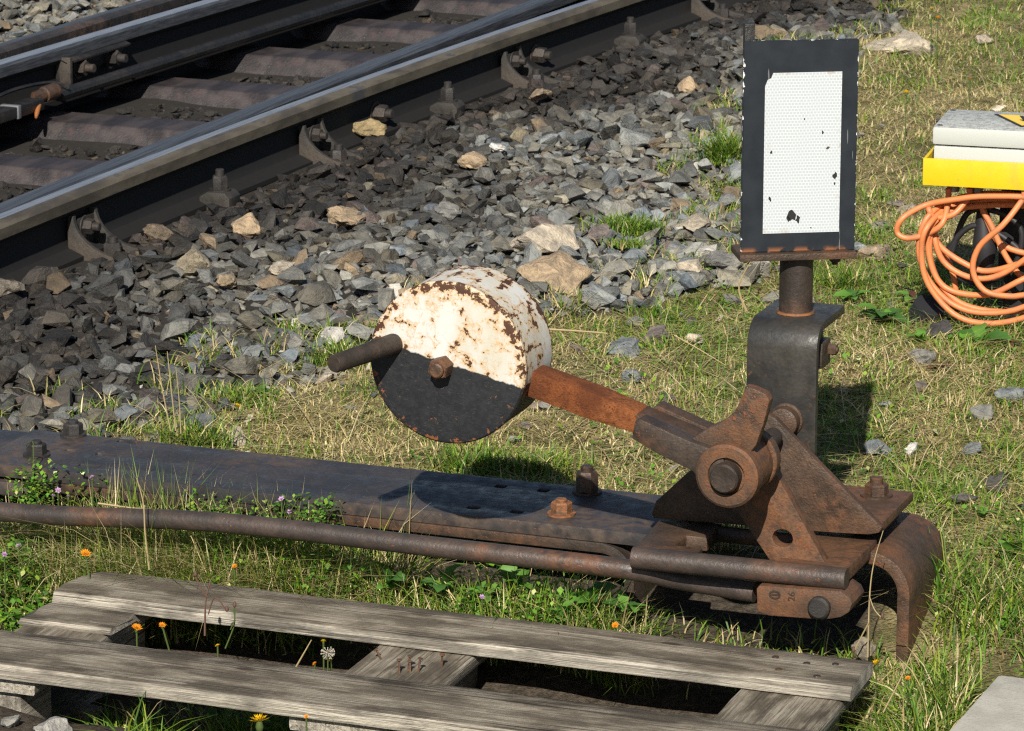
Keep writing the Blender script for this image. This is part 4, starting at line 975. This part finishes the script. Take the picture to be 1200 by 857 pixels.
# ------------------------------------------------------------------ grass
def blades(x, y, z, h, wd, lean, col, bend=.5, seg=2):
    """Curved tapering blades as arrays: vertices, faces, tints."""
    n = len(x); az = rng.uniform(0, 2*PI, n); fz = az+PI/2+rng.normal(0,.5,n)
    dx, dy = np.cos(az)*lean*h, np.sin(az)*lean*h; wx, wy = np.cos(fz)*wd/2, np.sin(fz)*wd/2
    hh = h/np.sqrt(1+lean**2); V = np.zeros((n, 2*seg+1, 3))
    for k in range(seg):
        t = k/seg; q = t**(1+bend); zt = hh*(t*(1+.25*lean*(1-t))); s = 1-.45*t
        V[:,2*k,:] = np.stack([x+dx*q-wx*s, y+dy*q-wy*s, z+zt], -1); V[:,2*k+1,:] = np.stack([x+dx*q+wx*s, y+dy*q+wy*s, z+zt], -1)
    V[:,-1,:] = np.stack([x+dx, y+dy, z+hh*(1-.12*lean)], -1)
    m = 2*seg+1; base = (np.arange(n)*m)[:,None]
    Q = [np.concatenate([base+2*k, base+2*k+1, base+2*k+3, base+2*k+2], 1) for k in range(seg-1)]
    T = np.concatenate([base+2*seg-2, base+2*seg-1, base+2*seg], 1)
    C = np.repeat(col[:,None,:], m, 1)
    return V.reshape(-1,3), (np.concatenate(Q) if Q else np.zeros((0,4),int)), T, C.reshape(-1,3)
GREEN = np.array([[.085,.185,.015],[.13,.225,.018],[.055,.125,.014],[.20,.25,.025],[.12,.20,.028]])
STRAW = np.array([[.58,.47,.23],[.47,.37,.17],[.66,.56,.32],[.36,.27,.125],[.42,.37,.14]])
def tints(n, straw):
    g = GREEN[rng.integers(0, len(GREEN), n)]*rng.uniform(.75,1.3,(n,1)); s = STRAW[rng.integers(0, len(STRAW), n)]*rng.uniform(.7,1.15,(n,1))
    return np.where((rng.random(n) < straw)[:,None], s, g)
def make_grass(name, parts, label):
    V, Q, T, C, off = [], [], [], [], 0
    for v, q, t, c in parts: V.append(v); Q.append(q+off); T.append(t+off); C.append(c); off += len(v)
    V = np.concatenate(V); Q = np.concatenate(Q); T = np.concatenate(T); C = np.concatenate(C)
    me = bpy.data.meshes.new(name); nq, ntr = len(Q), len(T)
    me.vertices.add(len(V)); me.vertices.foreach_set('co', V.astype(np.float32).ravel())
    me.loops.add(nq*4+ntr*3); me.loops.foreach_set('vertex_index', np.concatenate([Q.ravel(), T.ravel()]).astype(np.int32))
    me.polygons.add(nq+ntr); me.polygons.foreach_set('loop_start', np.concatenate([np.arange(nq)*4, nq*4+np.arange(ntr)*3]).astype(np.int32))
    me.update(calc_edges=True); me.validate()
    a = me.color_attributes.new('tint', 'FLOAT_COLOR', 'POINT'); a.data.foreach_set('color', np.concatenate([C, np.ones((len(C),1))], 1).astype(np.float32).ravel())
    me.materials.append(M_GRASS); o = bpy.data.objects.new(name, me); COL.objects.link(o); return tag(o, label, None, None, 'stuff')
def fbm(x, y, f, s): return .5+.25*(np.sin(x*f+y*f*.6+s)+np.sin(x*f*.7-y*f*1.3+s*2.1)*.7+np.sin(x*f*2.3+y*f*1.9+s*.7)*.5)/1.1
rocks_xy = np.array([[o.location.x, o.location.y, o.scale.x] for o in bpy.data.objects if o.name.startswith('rock')])
def off_rocks(x, y):
    ok = np.ones(len(x), bool)
    for rx, ry, rr in rocks_xy: ok &= ((x-rx)**2+(y-ry)**2) > (rr*.80)**2
    return ok
# short dry lawn
x, y = scatter(-4.2, .2, 5.55, 12.6, .0066)
k = ~is_gravel(x, y) & ~((x > -3) & (x < -1.40) & (y < 5.63)) & seen(np.stack([x, y, 0*x], -1), 260) & (x > rail_x(y)+.2) & off_rocks(x, y)
bare = fbm(x, y, 6.5, 2.0); k &= rng.random(len(x)) < np.clip(1.5-1.1*bare, .25, 1); x, y = x[k], y[k]
dist = np.hypot(x, y); keep = rng.random(len(x)) < np.clip(1.0-(dist-6.2)*.13, .35, 1); x, y = x[keep], y[keep]
lush = np.clip(.62*fbm(x, y, 3.4, .4)+.38*fbm(x, y, 9.5, 2.9), 0, 1); lush = np.clip(.5+(lush-.5)*1.7, 0, 1); n = len(x)
hgt = (.010+.022*rng.random(n)**1.5)*(.7+.9*lush)
c = tints(n, np.clip(1.10-1.25*lush+.16*sm(y, 7.5, 6.0), .08, .9))
lawn = [blades(x, y, height(x, y)-.004, hgt, rng.uniform(.0014,.0030,n)*(1+.06*(dist[keep]-5)), rng.uniform(.3,1.5,n), c)]
# lying dry straws in the lawn
i = rng.choice(n, n//14); lawn.append(blades(x[i], y[i], height(x[i], y[i])+.004, rng.uniform(.04,.09,len(i)), rng.uniform(.0012,.0022,len(i)), rng.uniform(2.0,5,len(i)), tints(len(i), .92)))
# clumps of longer blades
cx, cy = scatter(-4.0, 0, 5.6, 12, .16, .9); k = ~is_gravel(cx, cy) & ~((cx > -3) & (cx < -1.36) & (cy < 5.66)) & (rng.random(len(cx)) < .5) & (cx > rail_x(cy)+.3); cx, cy = cx[k], cy[k]
m = 46; x = np.repeat(cx, m)+rng.normal(0,.022,len(cx)*m); y = np.repeat(cy, m)+rng.normal(0,.022,len(cx)*m); k = seen(np.stack([x, y, 0*x], -1), 200); x, y = x[k], y[k]
lawn.append(blades(x, y, height(x, y)-.003, rng.uniform(.018,.052,len(x)), rng.uniform(.0018,.0034,len(x)), rng.uniform(.2,1.3,len(x)), tints(len(x), .14), .6, 3))
# the far side of the track
x, y = scatter(-7.5, -5.2, 8, 12.5, .016); k = (x < rail_x(y)-1.95+.1*np.sin(y*5)) & seen(np.stack([x, y, 0*x], -1), 160); x, y = x[k], y[k]
lawn.append(blades(x, y, height(x, y), rng.uniform(.02,.06,len(x)), rng.uniform(.003,.005,len(x)), rng.uniform(.2,1.2,len(x)), tints(len(x), .45)))
# grass creeping into the edge of the gravel, thinning out
cx, cy = scatter(-4.0, -1.3, 5.66, 11.5, .075, .95); near_ = is_gravel(cx, cy) & (~is_gravel(cx+.20, cy-.16) | ~is_gravel(cx+.09, cy-.07)) & (cy > 5.64) & (cx > rail_x(cy)+.45)
k = near_ & (rng.random(len(cx)) < .55) & off_rocks(cx, cy); cx, cy = cx[k], cy[k]; m = 34
x = np.repeat(cx, m)+rng.normal(0,.020,len(cx)*m); y = np.repeat(cy, m)+rng.normal(0,.016,len(cx)*m)
lawn.append(blades(x, y, height(x, y)+.008, rng.uniform(.020,.052,len(x)), rng.uniform(.0018,.0032,len(x)), rng.uniform(.3,1.5,len(x)), tints(len(x), .38), .6, 3))
make_grass('lawn_grass', lawn, 'short dry grass with green tufts spreading behind and right of the lever')
# rank grass in front of the beam, round the rod and pallet, and to the right
def rank(x0, x1, y0, y1, s, hlo, hhi, straw, cond=None, seg=3, wlo=.0018, whi=.0038):
    x, y = scatter(x0, x1, y0, y1, s); k = seen(np.stack([x, y, 0*x], -1), 220) & off_rocks(x, y); x, y = x[k], y[k]
    lush = fbm(x, y, 11, 1.3); k = rng.random(len(x)) < np.clip(lush*1.7-.05, .1, 1)
    if cond is not None: k &= cond(x, y)
    x, y, lush = x[k], y[k], lush[k]; n = len(x)
    return blades(x, y, height(x, y)-.004, rng.uniform(hlo, hhi, n)*(.6+.7*lush), rng.uniform(wlo, whi, n), rng.uniform(.15,1.4,n), tints(n, straw), .7, seg)
front = [rank(-3.3, -1.78, 5.225, 5.36, .0054, .045, .125, .30, None, 3, .0014, .0032), rank(-2.9, -2.2, 5.29, 5.40, .0042, .10, .21, .45, None, 3, .0010, .0022), rank(-1.78, -1.43, 5.23, 5.40, .012, .02, .06, .45), rank(-3.3, -2.69, 4.86, 5.235, .008, .03, .09, .28),
         rank(-2.66, -1.45, 4.91, 5.085, .022, .02, .06, .35), rank(-2.35, -1.3, 4.45, 4.745, .010, .03, .085, .25), rank(-1.385, -1.27, 4.9, 5.6, .0075, .03, .08, .25), rank(-1.50, -1.34, 4.5, 5.38, .0065, .018, .045, .35), rank(-1.34, -.5, 4.5, 6.15, .0066, .025, .095, .28, lambda x, y: ~((x > -1.275) & (y < 5.335))),
         rank(-1.38, -1.2, 5.45, 5.8, .012, .04, .09, .25), rank(-2.9, -1.75, 5.63, 5.72, .008, .03, .08, .32, lambda x, y: x > -2.72)]
i_x = rng.uniform(-2.95, -2.35, 420); i_y = rng.uniform(5.30, 5.41, 420)      # tangled dry stalks lying over the strap
front.append(blades(i_x, i_y, height(i_x, i_y)+.02, rng.uniform(.07,.15,420), rng.uniform(.0012,.0022,420), rng.uniform(.6,2.6,420), tints(420, .95), .5, 3))
def leaflets(n, x0, x1, y0, y1, zlo, zhi, size):
    x = rng.uniform(x0, x1, n); y = rng.uniform(y0, y1, n); k = fbm(x, y, 14, 4.0) > .42; x, y = x[k], y[k]; n = len(x)
    z = height(x, y)+rng.uniform(zlo, zhi, n); a = rng.uniform(0, 2*PI, n); L = size*rng.uniform(.5,1.2,n); t = rng.uniform(-.2,.9,n); w2 = L*.36
    ca, sa = np.cos(a), np.sin(a); ct, stt = np.cos(t)*L, np.sin(t)*L; o = np.zeros((n,4,3))
    o[:,0] = np.stack([x, y, z], -1); o[:,1] = np.stack([x+ca*ct*.5-sa*w2, y+sa*ct*.5+ca*w2, z+stt*.5+w2*.3], -1); o[:,2] = np.stack([x+ca*ct, y+sa*ct, z+stt], -1); o[:,3] = np.stack([x+ca*ct*.5+sa*w2, y+sa*ct*.5-ca*w2, z+stt*.5+w2*.3], -1)
    return o.reshape(-1,3), np.arange(n*4).reshape(-1,4), np.zeros((0,3), int), np.repeat(tints(n, .06)*np.array([.9,1.1,1.0]), 4, 0)
cover = [leaflets(4000, -3.0, -1.90, 5.215, 5.37, .01, .075, .013), leaflets(3600, -2.87, -2.32, 5.30, 5.40, .08, .152, .009), leaflets(2600, -3.1, -2.66, 4.9, 5.25, .01, .07, .016), leaflets(5200, -1.39, -.7, 4.9, 6.6, .005, .03, .012), leaflets(9000, -2.4, -.4, 5.8, 8.2, .004, .018, .012), leaflets(700, -2.4, -1.5, 4.9, 5.08, .01, .06, .016)]
make_grass('ground_cover', cover, 'small-leaved green plants creeping through the grass in front of the beam')
make_grass('rank_grass', front, 'longer green grass growing round the rod, the pallet and the bent leg')

# tufts that can be told apart
def tuft(px, py, wpx, hpx, label, n=260, straw=.12, group='grass tufts in the gravel', lift=.0):
    P = atz(px, py, 0.0)
    for _ in range(3): P = atz(px, py, gz(P.x, P.y)+.01)
    _, _, s = project(P); hw = wpx/2/float(s); h = hpx/float(s)
    P.z += lift
    x = P.x + rng.normal(0, .45, n)*hw; y = P.y + rng.normal(0, .45, n)*hw*.6
    v = blades(x, y, np.full(n, P.z-.012), rng.uniform(.45,1.1,n)*h, rng.uniform(.002,.0036,n), rng.uniform(.25,1.3,n), tints(n, straw), .7, 3)
    o = make_grass('grass_tuft', [v], None); del o['kind']; tag(o, label, 'grass tuft', group)
tuft(735,276,90,26,'bright green grass tuft in the gravel beside the purple-grey rock', 520, .08, lift=.02)
tuft(738,294,60,14,'low grass tuft just below the bright one in the gravel', 200, .12, lift=.02)
tuft(852,195,60,52,'tall grass tuft at the gravel edge left of the signal board', 420, .12, lift=.02)
tuft(230,520,90,50,'spiky grass tuft growing behind the beam at left', 300, .2)
tuft(285,470,100,36,'weedy grass patch with a yellow flower in the gravel', 420, .2)
tuft(400,420,70,38,'grass tuft below the lever handle', 380, .2)
tuft(425,388,60,26,'small grass tuft at the left of the white counterweight', 260, .2)
tuft(990,335,60,40,'green tuft right of the board post', 300, .2)
tuft(560,545,120,40,'thick grass clump under the counterweight behind the beam', 520, .2)
tuft(640,550,110,42,'grass clump in the counterweight shadow behind the beam', 520, .25)
tuft(1110,700,60,110,'tall loose grass beside the bent steel leg', 70, .3)
tuft(960,770,50,110,'long grass blades rising under the rod eye', 70, .15)
tuft(300,866,150,60,'broad green grass blades at the bottom picture edge', 420, .05)
tuft(160,866,120,50,'bright grass below the lower pallet board', 260, .1)

# ------------------------------------------------------------------ weeds, flowers, stalks
def leaf_mesh(name, mat, L=1.0, wd=.34, teeth=0):
    bm = B(); n = 6; rows = []
    for i in range(n+1):
        t = i/n; wv = wd*math.sin(PI*min(1, t*.93+.07))**.8*(1 if i < n else .0) + (.02 if i < n else .001)
        if teeth and 0 < i < n: wv *= (1.15 if i % 2 else .82)
        z = .22*math.sin(t*PI*.75)-.18*t*t
        rows.append([bm.verts.new((t*L, -wv, z+wv*.25)), bm.verts.new((t*L, 0, z)), bm.verts.new((t*L, wv, z+wv*.25))])
    for a, b in zip(rows, rows[1:]):
        for i in range(2): bm.faces.new((a[i], b[i], b[i+1], a[i+1]))
    return shape(name, bm, mat, 60)
LEAVES = [leaf_mesh('leaf', M_LEAF, 1, .24, 1), leaf_mesh('leaf', M_LEAFD, 1, .30, 1), leaf_mesh('leaf', M_LEAFR, 1, .22, 0), leaf_mesh('leaf', M_LEAF, 1, .38, 0)]
def weed(px, py, wpx, n, kinds, label, group='leafy weeds', z=None, lift=.5):
    P = atz(px, py, 0.0)
    for _ in range(3): P = atz(px, py, gz(P.x, P.y)+.01 if z is None else z)
    _, _, s = project(P); L = wpx/2/float(s)
    t = thing('leafy_weed', (P.x, P.y, P.z-.008), label, 'weed', group); a0 = random.uniform(0, 6)
    for i in range(n):
        sc = L*random.uniform(.6,1.1)
        link('leaf', LEAVES[random.choice(kinds)], t, (random.uniform(-.1,.1)*L, random.uniform(-.1,.1)*L, random.uniform(0,.35)*L*lift), (random.uniform(-.4,.4), -random.uniform(.0,1.0)*lift, a0+i*2.4+random.uniform(-.3,.3)), (sc, sc, sc))
for a in [(690,712,80,10,(0,1,3),'bright leafy weed below the pull rod, left of the pin',None,-.028,1.0), (655,724,50,7,(0,3),'small leafy weed at the pallet edge under the rod',None,-.028,.9), (735,718,60,8,(1,0),'toothed dark leafy weed under the yoke',None,-.03,1.0),
          (600,690,70,9,(0,3),'low leafy weed in front of the rod near the middle',None,-.028,1.0), (520,690,70,9,(0,1),'dark green weed beneath the rod left of the middle',None,-.028,1.0), (1181,655,60,9,(3,0),'yellow-green broad-leaved weed at the right picture edge',None,None,.9),
          (455,684,70,8,(0,1),'broad-leaved weed behind the upper plank, left of the pallet middle',None,-.028,1.0), (565,702,60,8,(1,0),'dark leafy weed behind the upper plank, above the nailed crossbar',None,-.028,1.0), (370,668,50,7,(0,3),'bright small weed behind the upper plank near its left third',None,-.028,1.0), (250,648,50,7,(3,0),'pale-leaved weed in the grass under the rod above the left plank end',None,-.028,.9), (1035,372,70,10,(0,1),'low green weed left of the orange cable coils',None,None,.5), (1070,352,56,8,(2,0),'reddish-leaved weed under the dark rubber foot',None,None,.5), (1075,398,50,8,(3,0),'green weed beside the dark angular rock',None,None,.5),
          (1150,400,70,9,(0,1),'green weed under the front of the cable coils',None,None,.5), (1100,430,40,6,(2,),'small red-brown weed below the dark angular rock',None,None,.4), (1000,350,50,8,(0,1),'weed right of the post foot',None,None,.5),
          (310,462,50,8,(0,1),'low weed in the gravel patch beside a yellow flower',None,None,.5), (30,655,70,9,(0,3,1),'leafy weed at the left edge under the rod',None,-.05,.8), (70,640,60,8,(3,0),'small-leaved weed left of the upper pallet plank',None,-.04,.8), (1180,402,50,7,(0,2),'weed at the right edge by the cable',None,None,.5),
          (1150,600,40,6,(0,),'small weed in the grass right of the bent leg',None,None,.6), (820,720,50,6,(1,0),'dark weed in the shade below the yoke',None,-.09,.8)]:
    weed(a[0], a[1], a[2], a[3], a[4], a[5], 'leafy weeds', a[7], a[8])

def flower_mesh(mat, n=16, r=1.0):
    bm = B(); rr = random.Random(3)
    for layer, (k, rad, up) in enumerate(((n, r, .25), (n-3, r*.72, .5), (8, r*.4, .7))):
        for i in range(k):
            a = 2*PI*i/k+layer*.3; w2 = PI/k*.8; q = rad*rr.uniform(.85,1.1)
            c = [Vector((0,0,.05*layer)), Vector((q*.7*math.cos(a-w2), q*.7*math.sin(a-w2), up*.6*r)), Vector((q*math.cos(a), q*math.sin(a), up*r)), Vector((q*.7*math.cos(a+w2), q*.7*math.sin(a+w2), up*.6*r))]
            bm.faces.new([bm.verts.new(p) for p in c])
    return shape('flower_head', bm, mat, 0)
FL_Y, FL_O, FL_P = flower_mesh(M_PETAL), flower_mesh(M_PETALO, 13), flower_mesh(M_PINK, 6)
def bud_mesh(mat):
    bm = B(); lathe(bm, (0,0,0), (0,0,1), [(0,.25),(.3,.6),(.8,.7),(1.3,.55),(1.7,.45)], 10); return shape('bud', bm, mat, 50)
BUD = bud_mesh(M_STEM); BUDT = bud_mesh(M_TWIG)
def flower(px, py, Y, rpx, mesh, label, base=None, group='yellow wildflowers', bend=(0,0), face=.8):
    """A flower head at a point of the plane y = Y on a stem that grows from the ground under it."""
    H = aty(px, py, Y); _, _, s = project(H); r = rpx/float(s)
    bx_, by_ = (H.x+bend[0], H.y+bend[1]); g = gz(bx_, by_)
    t = thing('wildflower', (bx_, by_, g), label, 'flower', group)
    bm = B(); tube(bm, smooth([Vector((bx_, by_, g-.005)), Vector((bx_*.8+H.x*.2, by_*.8+H.y*.2, g*.55+H.z*.45)), H], 5), .0013, 5); obj('stem', bm, M_STEM, t)
    o = link('flower_head', mesh, t, H-Vector(t.location), (random.uniform(.4,1.0)*face, random.uniform(-.4,.4), random.uniform(0,6)), (r, r, r))
    link('bud', BUD, t, H-Vector(t.location)-Vector((0,0,r*.9)), (0,0,0), (r*.5, r*.5, r*.6))
for f in [(304,846,4.66,14,FL_Y,'large yellow dandelion-like flower below the lower pallet plank'), (100,649,5.20,7,FL_O,'orange-yellow flower above the left end of the upper plank',None,'yellow wildflowers',(.09,-.13)), (160,736,4.95,7,FL_O,'yellow flower with drooping petals in the pallet gap at left'),
          (190,733,4.96,5,FL_O,'small orange flower just right of the drooping one',None,'yellow wildflowers',(.03,0)), (275,664,5.24,4,FL_O,'tiny orange flower behind the upper plank'), (721,733,5.235,5,FL_O,'small orange flower under the yoke'),
          (1027,779,5.22,9,FL_Y,'yellow flower beside the right end of the upper plank'), (1064,795,5.15,4,FL_O,'tiny orange flower in the grass right of the plank end'), (278,476,5.98,5,FL_Y,'yellow flower in the gravel grass patch'),
          (379,752,5.0,4,FL_Y,'tiny yellow flower with seed head in the pallet gap'), (369,778,4.98,3.5,FL_O,'closed orange flower low in the pallet gap'), (388,774,4.99,3.5,FL_Y,'second low flower beside the closed one in the gap'),
          (1062,109,8.85,4.5,FL_Y,'yellow flower in the lawn right of the board top'), (1092,11,9.9,4,FL_Y,'yellow flower far up in the lawn near the top edge'), (1099,21,9.8,3.5,FL_O,'orange flower just below the far yellow one'), (1137,93,8.9,3,FL_O,'tiny orange flower in the lawn above the cable box'),
          (359,840,4.68,3.5,FL_O,'tiny orange bud at the bottom edge below the lower plank'), (255,757,4.95,3.5,FL_Y,'pale half-open flower in the gap left of the brown twigs')]:
    flower(*f)
LILAC = ['tiny lilac flower above the pull rod, right of two others', 'leftmost tiny lilac flower above the pull rod', 'tiny lilac flower between two others above the left of the pull rod',
         'tiny lilac flower before the beam edge, middle of its little cluster', 'tiny lilac flower touching the pull rod right of its cluster', 'tiny lilac flower at the left of the cluster before the beam edge',
         'tiny lilac flower just behind the upper plank', 'tiny lilac flower low in weeds at the left picture edge', 'small lilac flower close above the rod, under the first lilac ones',
         'lowest lilac flower at the very left picture edge', 'tiny lilac flower behind the plank below the middle of the rod', 'lowest lilac flower of the cluster before the beam edge']
for k, (px, py, Y) in enumerate([(108,560,5.36),(62,582,5.34),(80,583,5.34),(330,585,5.38),(352,612,5.37),(325,590,5.39),(300,700,5.23),(22,640,5.2),(68,575,5.36),(5,650,5.2),(565,700,5.23),(340,600,5.36)]):
    flower(px, py, Y, 4.4, FL_P, LILAC[k], None, 'lilac flowers between beam and rod' if py < 620 else 'lilac flowers beside the pallet')
# seed head in the pallet gap
H = aty(384,765,4.97); t = thing('seed_head', (H.x, H.y, gz(H.x, H.y)), 'round pale seed head on a thin stalk in the pallet gap', 'seed head')
bm = B(); tube(bm, [Vector(t.location), H], .0011, 5); obj('stem', bm, M_STEM, t)
bm = B()
for i in range(46):
    v = Vector((random.gauss(0,1), random.gauss(0,1), random.gauss(0,1))).normalized(); tube(bm, [H, H+v*.008, H+v*.0105], [.0003,.0006,.0012], 3)
obj('fluff', bm, M_SEED, t)
# dry stalks and twigs
def stalk(pts, Y, label, mat=M_STRAW, r=.0014, head=True, branches=(), group='dry stalks'):
    P = [aty(x, y, Y+(i*.006)) for i, (x, y) in enumerate(pts)]
    t = thing('dry_stalk', P[0], label, 'stalk', group); bm = B(); q = smooth(P, 5)
    tube(bm, q, [r*(1-.6*i/len(q)) for i in range(len(q))], 5); obj('stem', bm, mat, t)
    for br in branches:
        bm = B(); qb = smooth([aty(x, y, Y) for x, y in br], 4); tube(bm, qb, r*.7, 5); obj('branch', bm, mat, t)
        link('bud', BUDT, t, qb[-1]-P[0], (0,0,0), (.004,.004,.005))
stalk([(240,745),(241,705),(247,680),(243,690)], 4.93, 'brown branching twig left of centre in the pallet gap', M_TWIG, .0016, True, [((244,720),(252,700),(266,717)), ((243,700),(236,690),(229,676))])
stalk([(264,760),(275,730),(272,712)], 4.93, 'green-brown twig with bud beside the brown twigs', M_STEM, .0013, True, [((270,738),(275,726),(275,712))])
stalk([(345,785),(357,764),(365,750)], 4.94, 'short dry stem leaning in the pallet gap', M_STRAW)
stalk([(175,668),(170,625),(168,590),(160,560)], 5.22, 'tall straw stalk rising in front of the pull rod', M_STRAW, .0016)
stalk([(38,578),(39,520),(31,525)], 5.40, 'thin green blade standing before the left beam bolts', M_STEM, .0012)
stalk([(200,505),(190,455),(182,405)], 5.72, 'thin straw standing behind the beam, leaning left', M_STRAW, .0013)
stalk([(206,505),(200,450),(196,412)], 5.73, 'thin straw standing behind the beam beside the leaning one', M_STRAW, .0013)
stalk([(212,508),(210,470),(206,430)], 5.74, 'shorter straw right of the standing pair behind the beam', M_STRAW, .0012)
stalk([(1017,770),(1019,700),(1024,660),(1035,622)], 5.28, 'tall seeded stalk arching before the bent leg', M_STRAW, .0014, True, [((1019,700),(1025,715),(1034,725)), ((1018,730),(1010,745),(1000,765))])
stalk([(1035,835),(1058,790),(1068,765)], 5.05, 'pale stem leaning in the right front grass', M_STRAW)
stalk([(875,365),(866,335),(884,300)], 6.2, 'dry stalk leaning by the gravel edge left of the post', M_STRAW, .002)
stalk([(642,386),(690,389),(712,391)], 6.45, 'pale straw lying flat right of the counterweight', M_STRAW, .0024)
stalk([(790,393),(820,410),(850,428)], 6.3, 'thin straw slanting through dry grass toward the bracket', M_STRAW, .0014)
stalk([(115,590),(160,596),(205,599)], 5.30, 'pale straw lying on top of the pull rod at left', M_STRAW, .002)
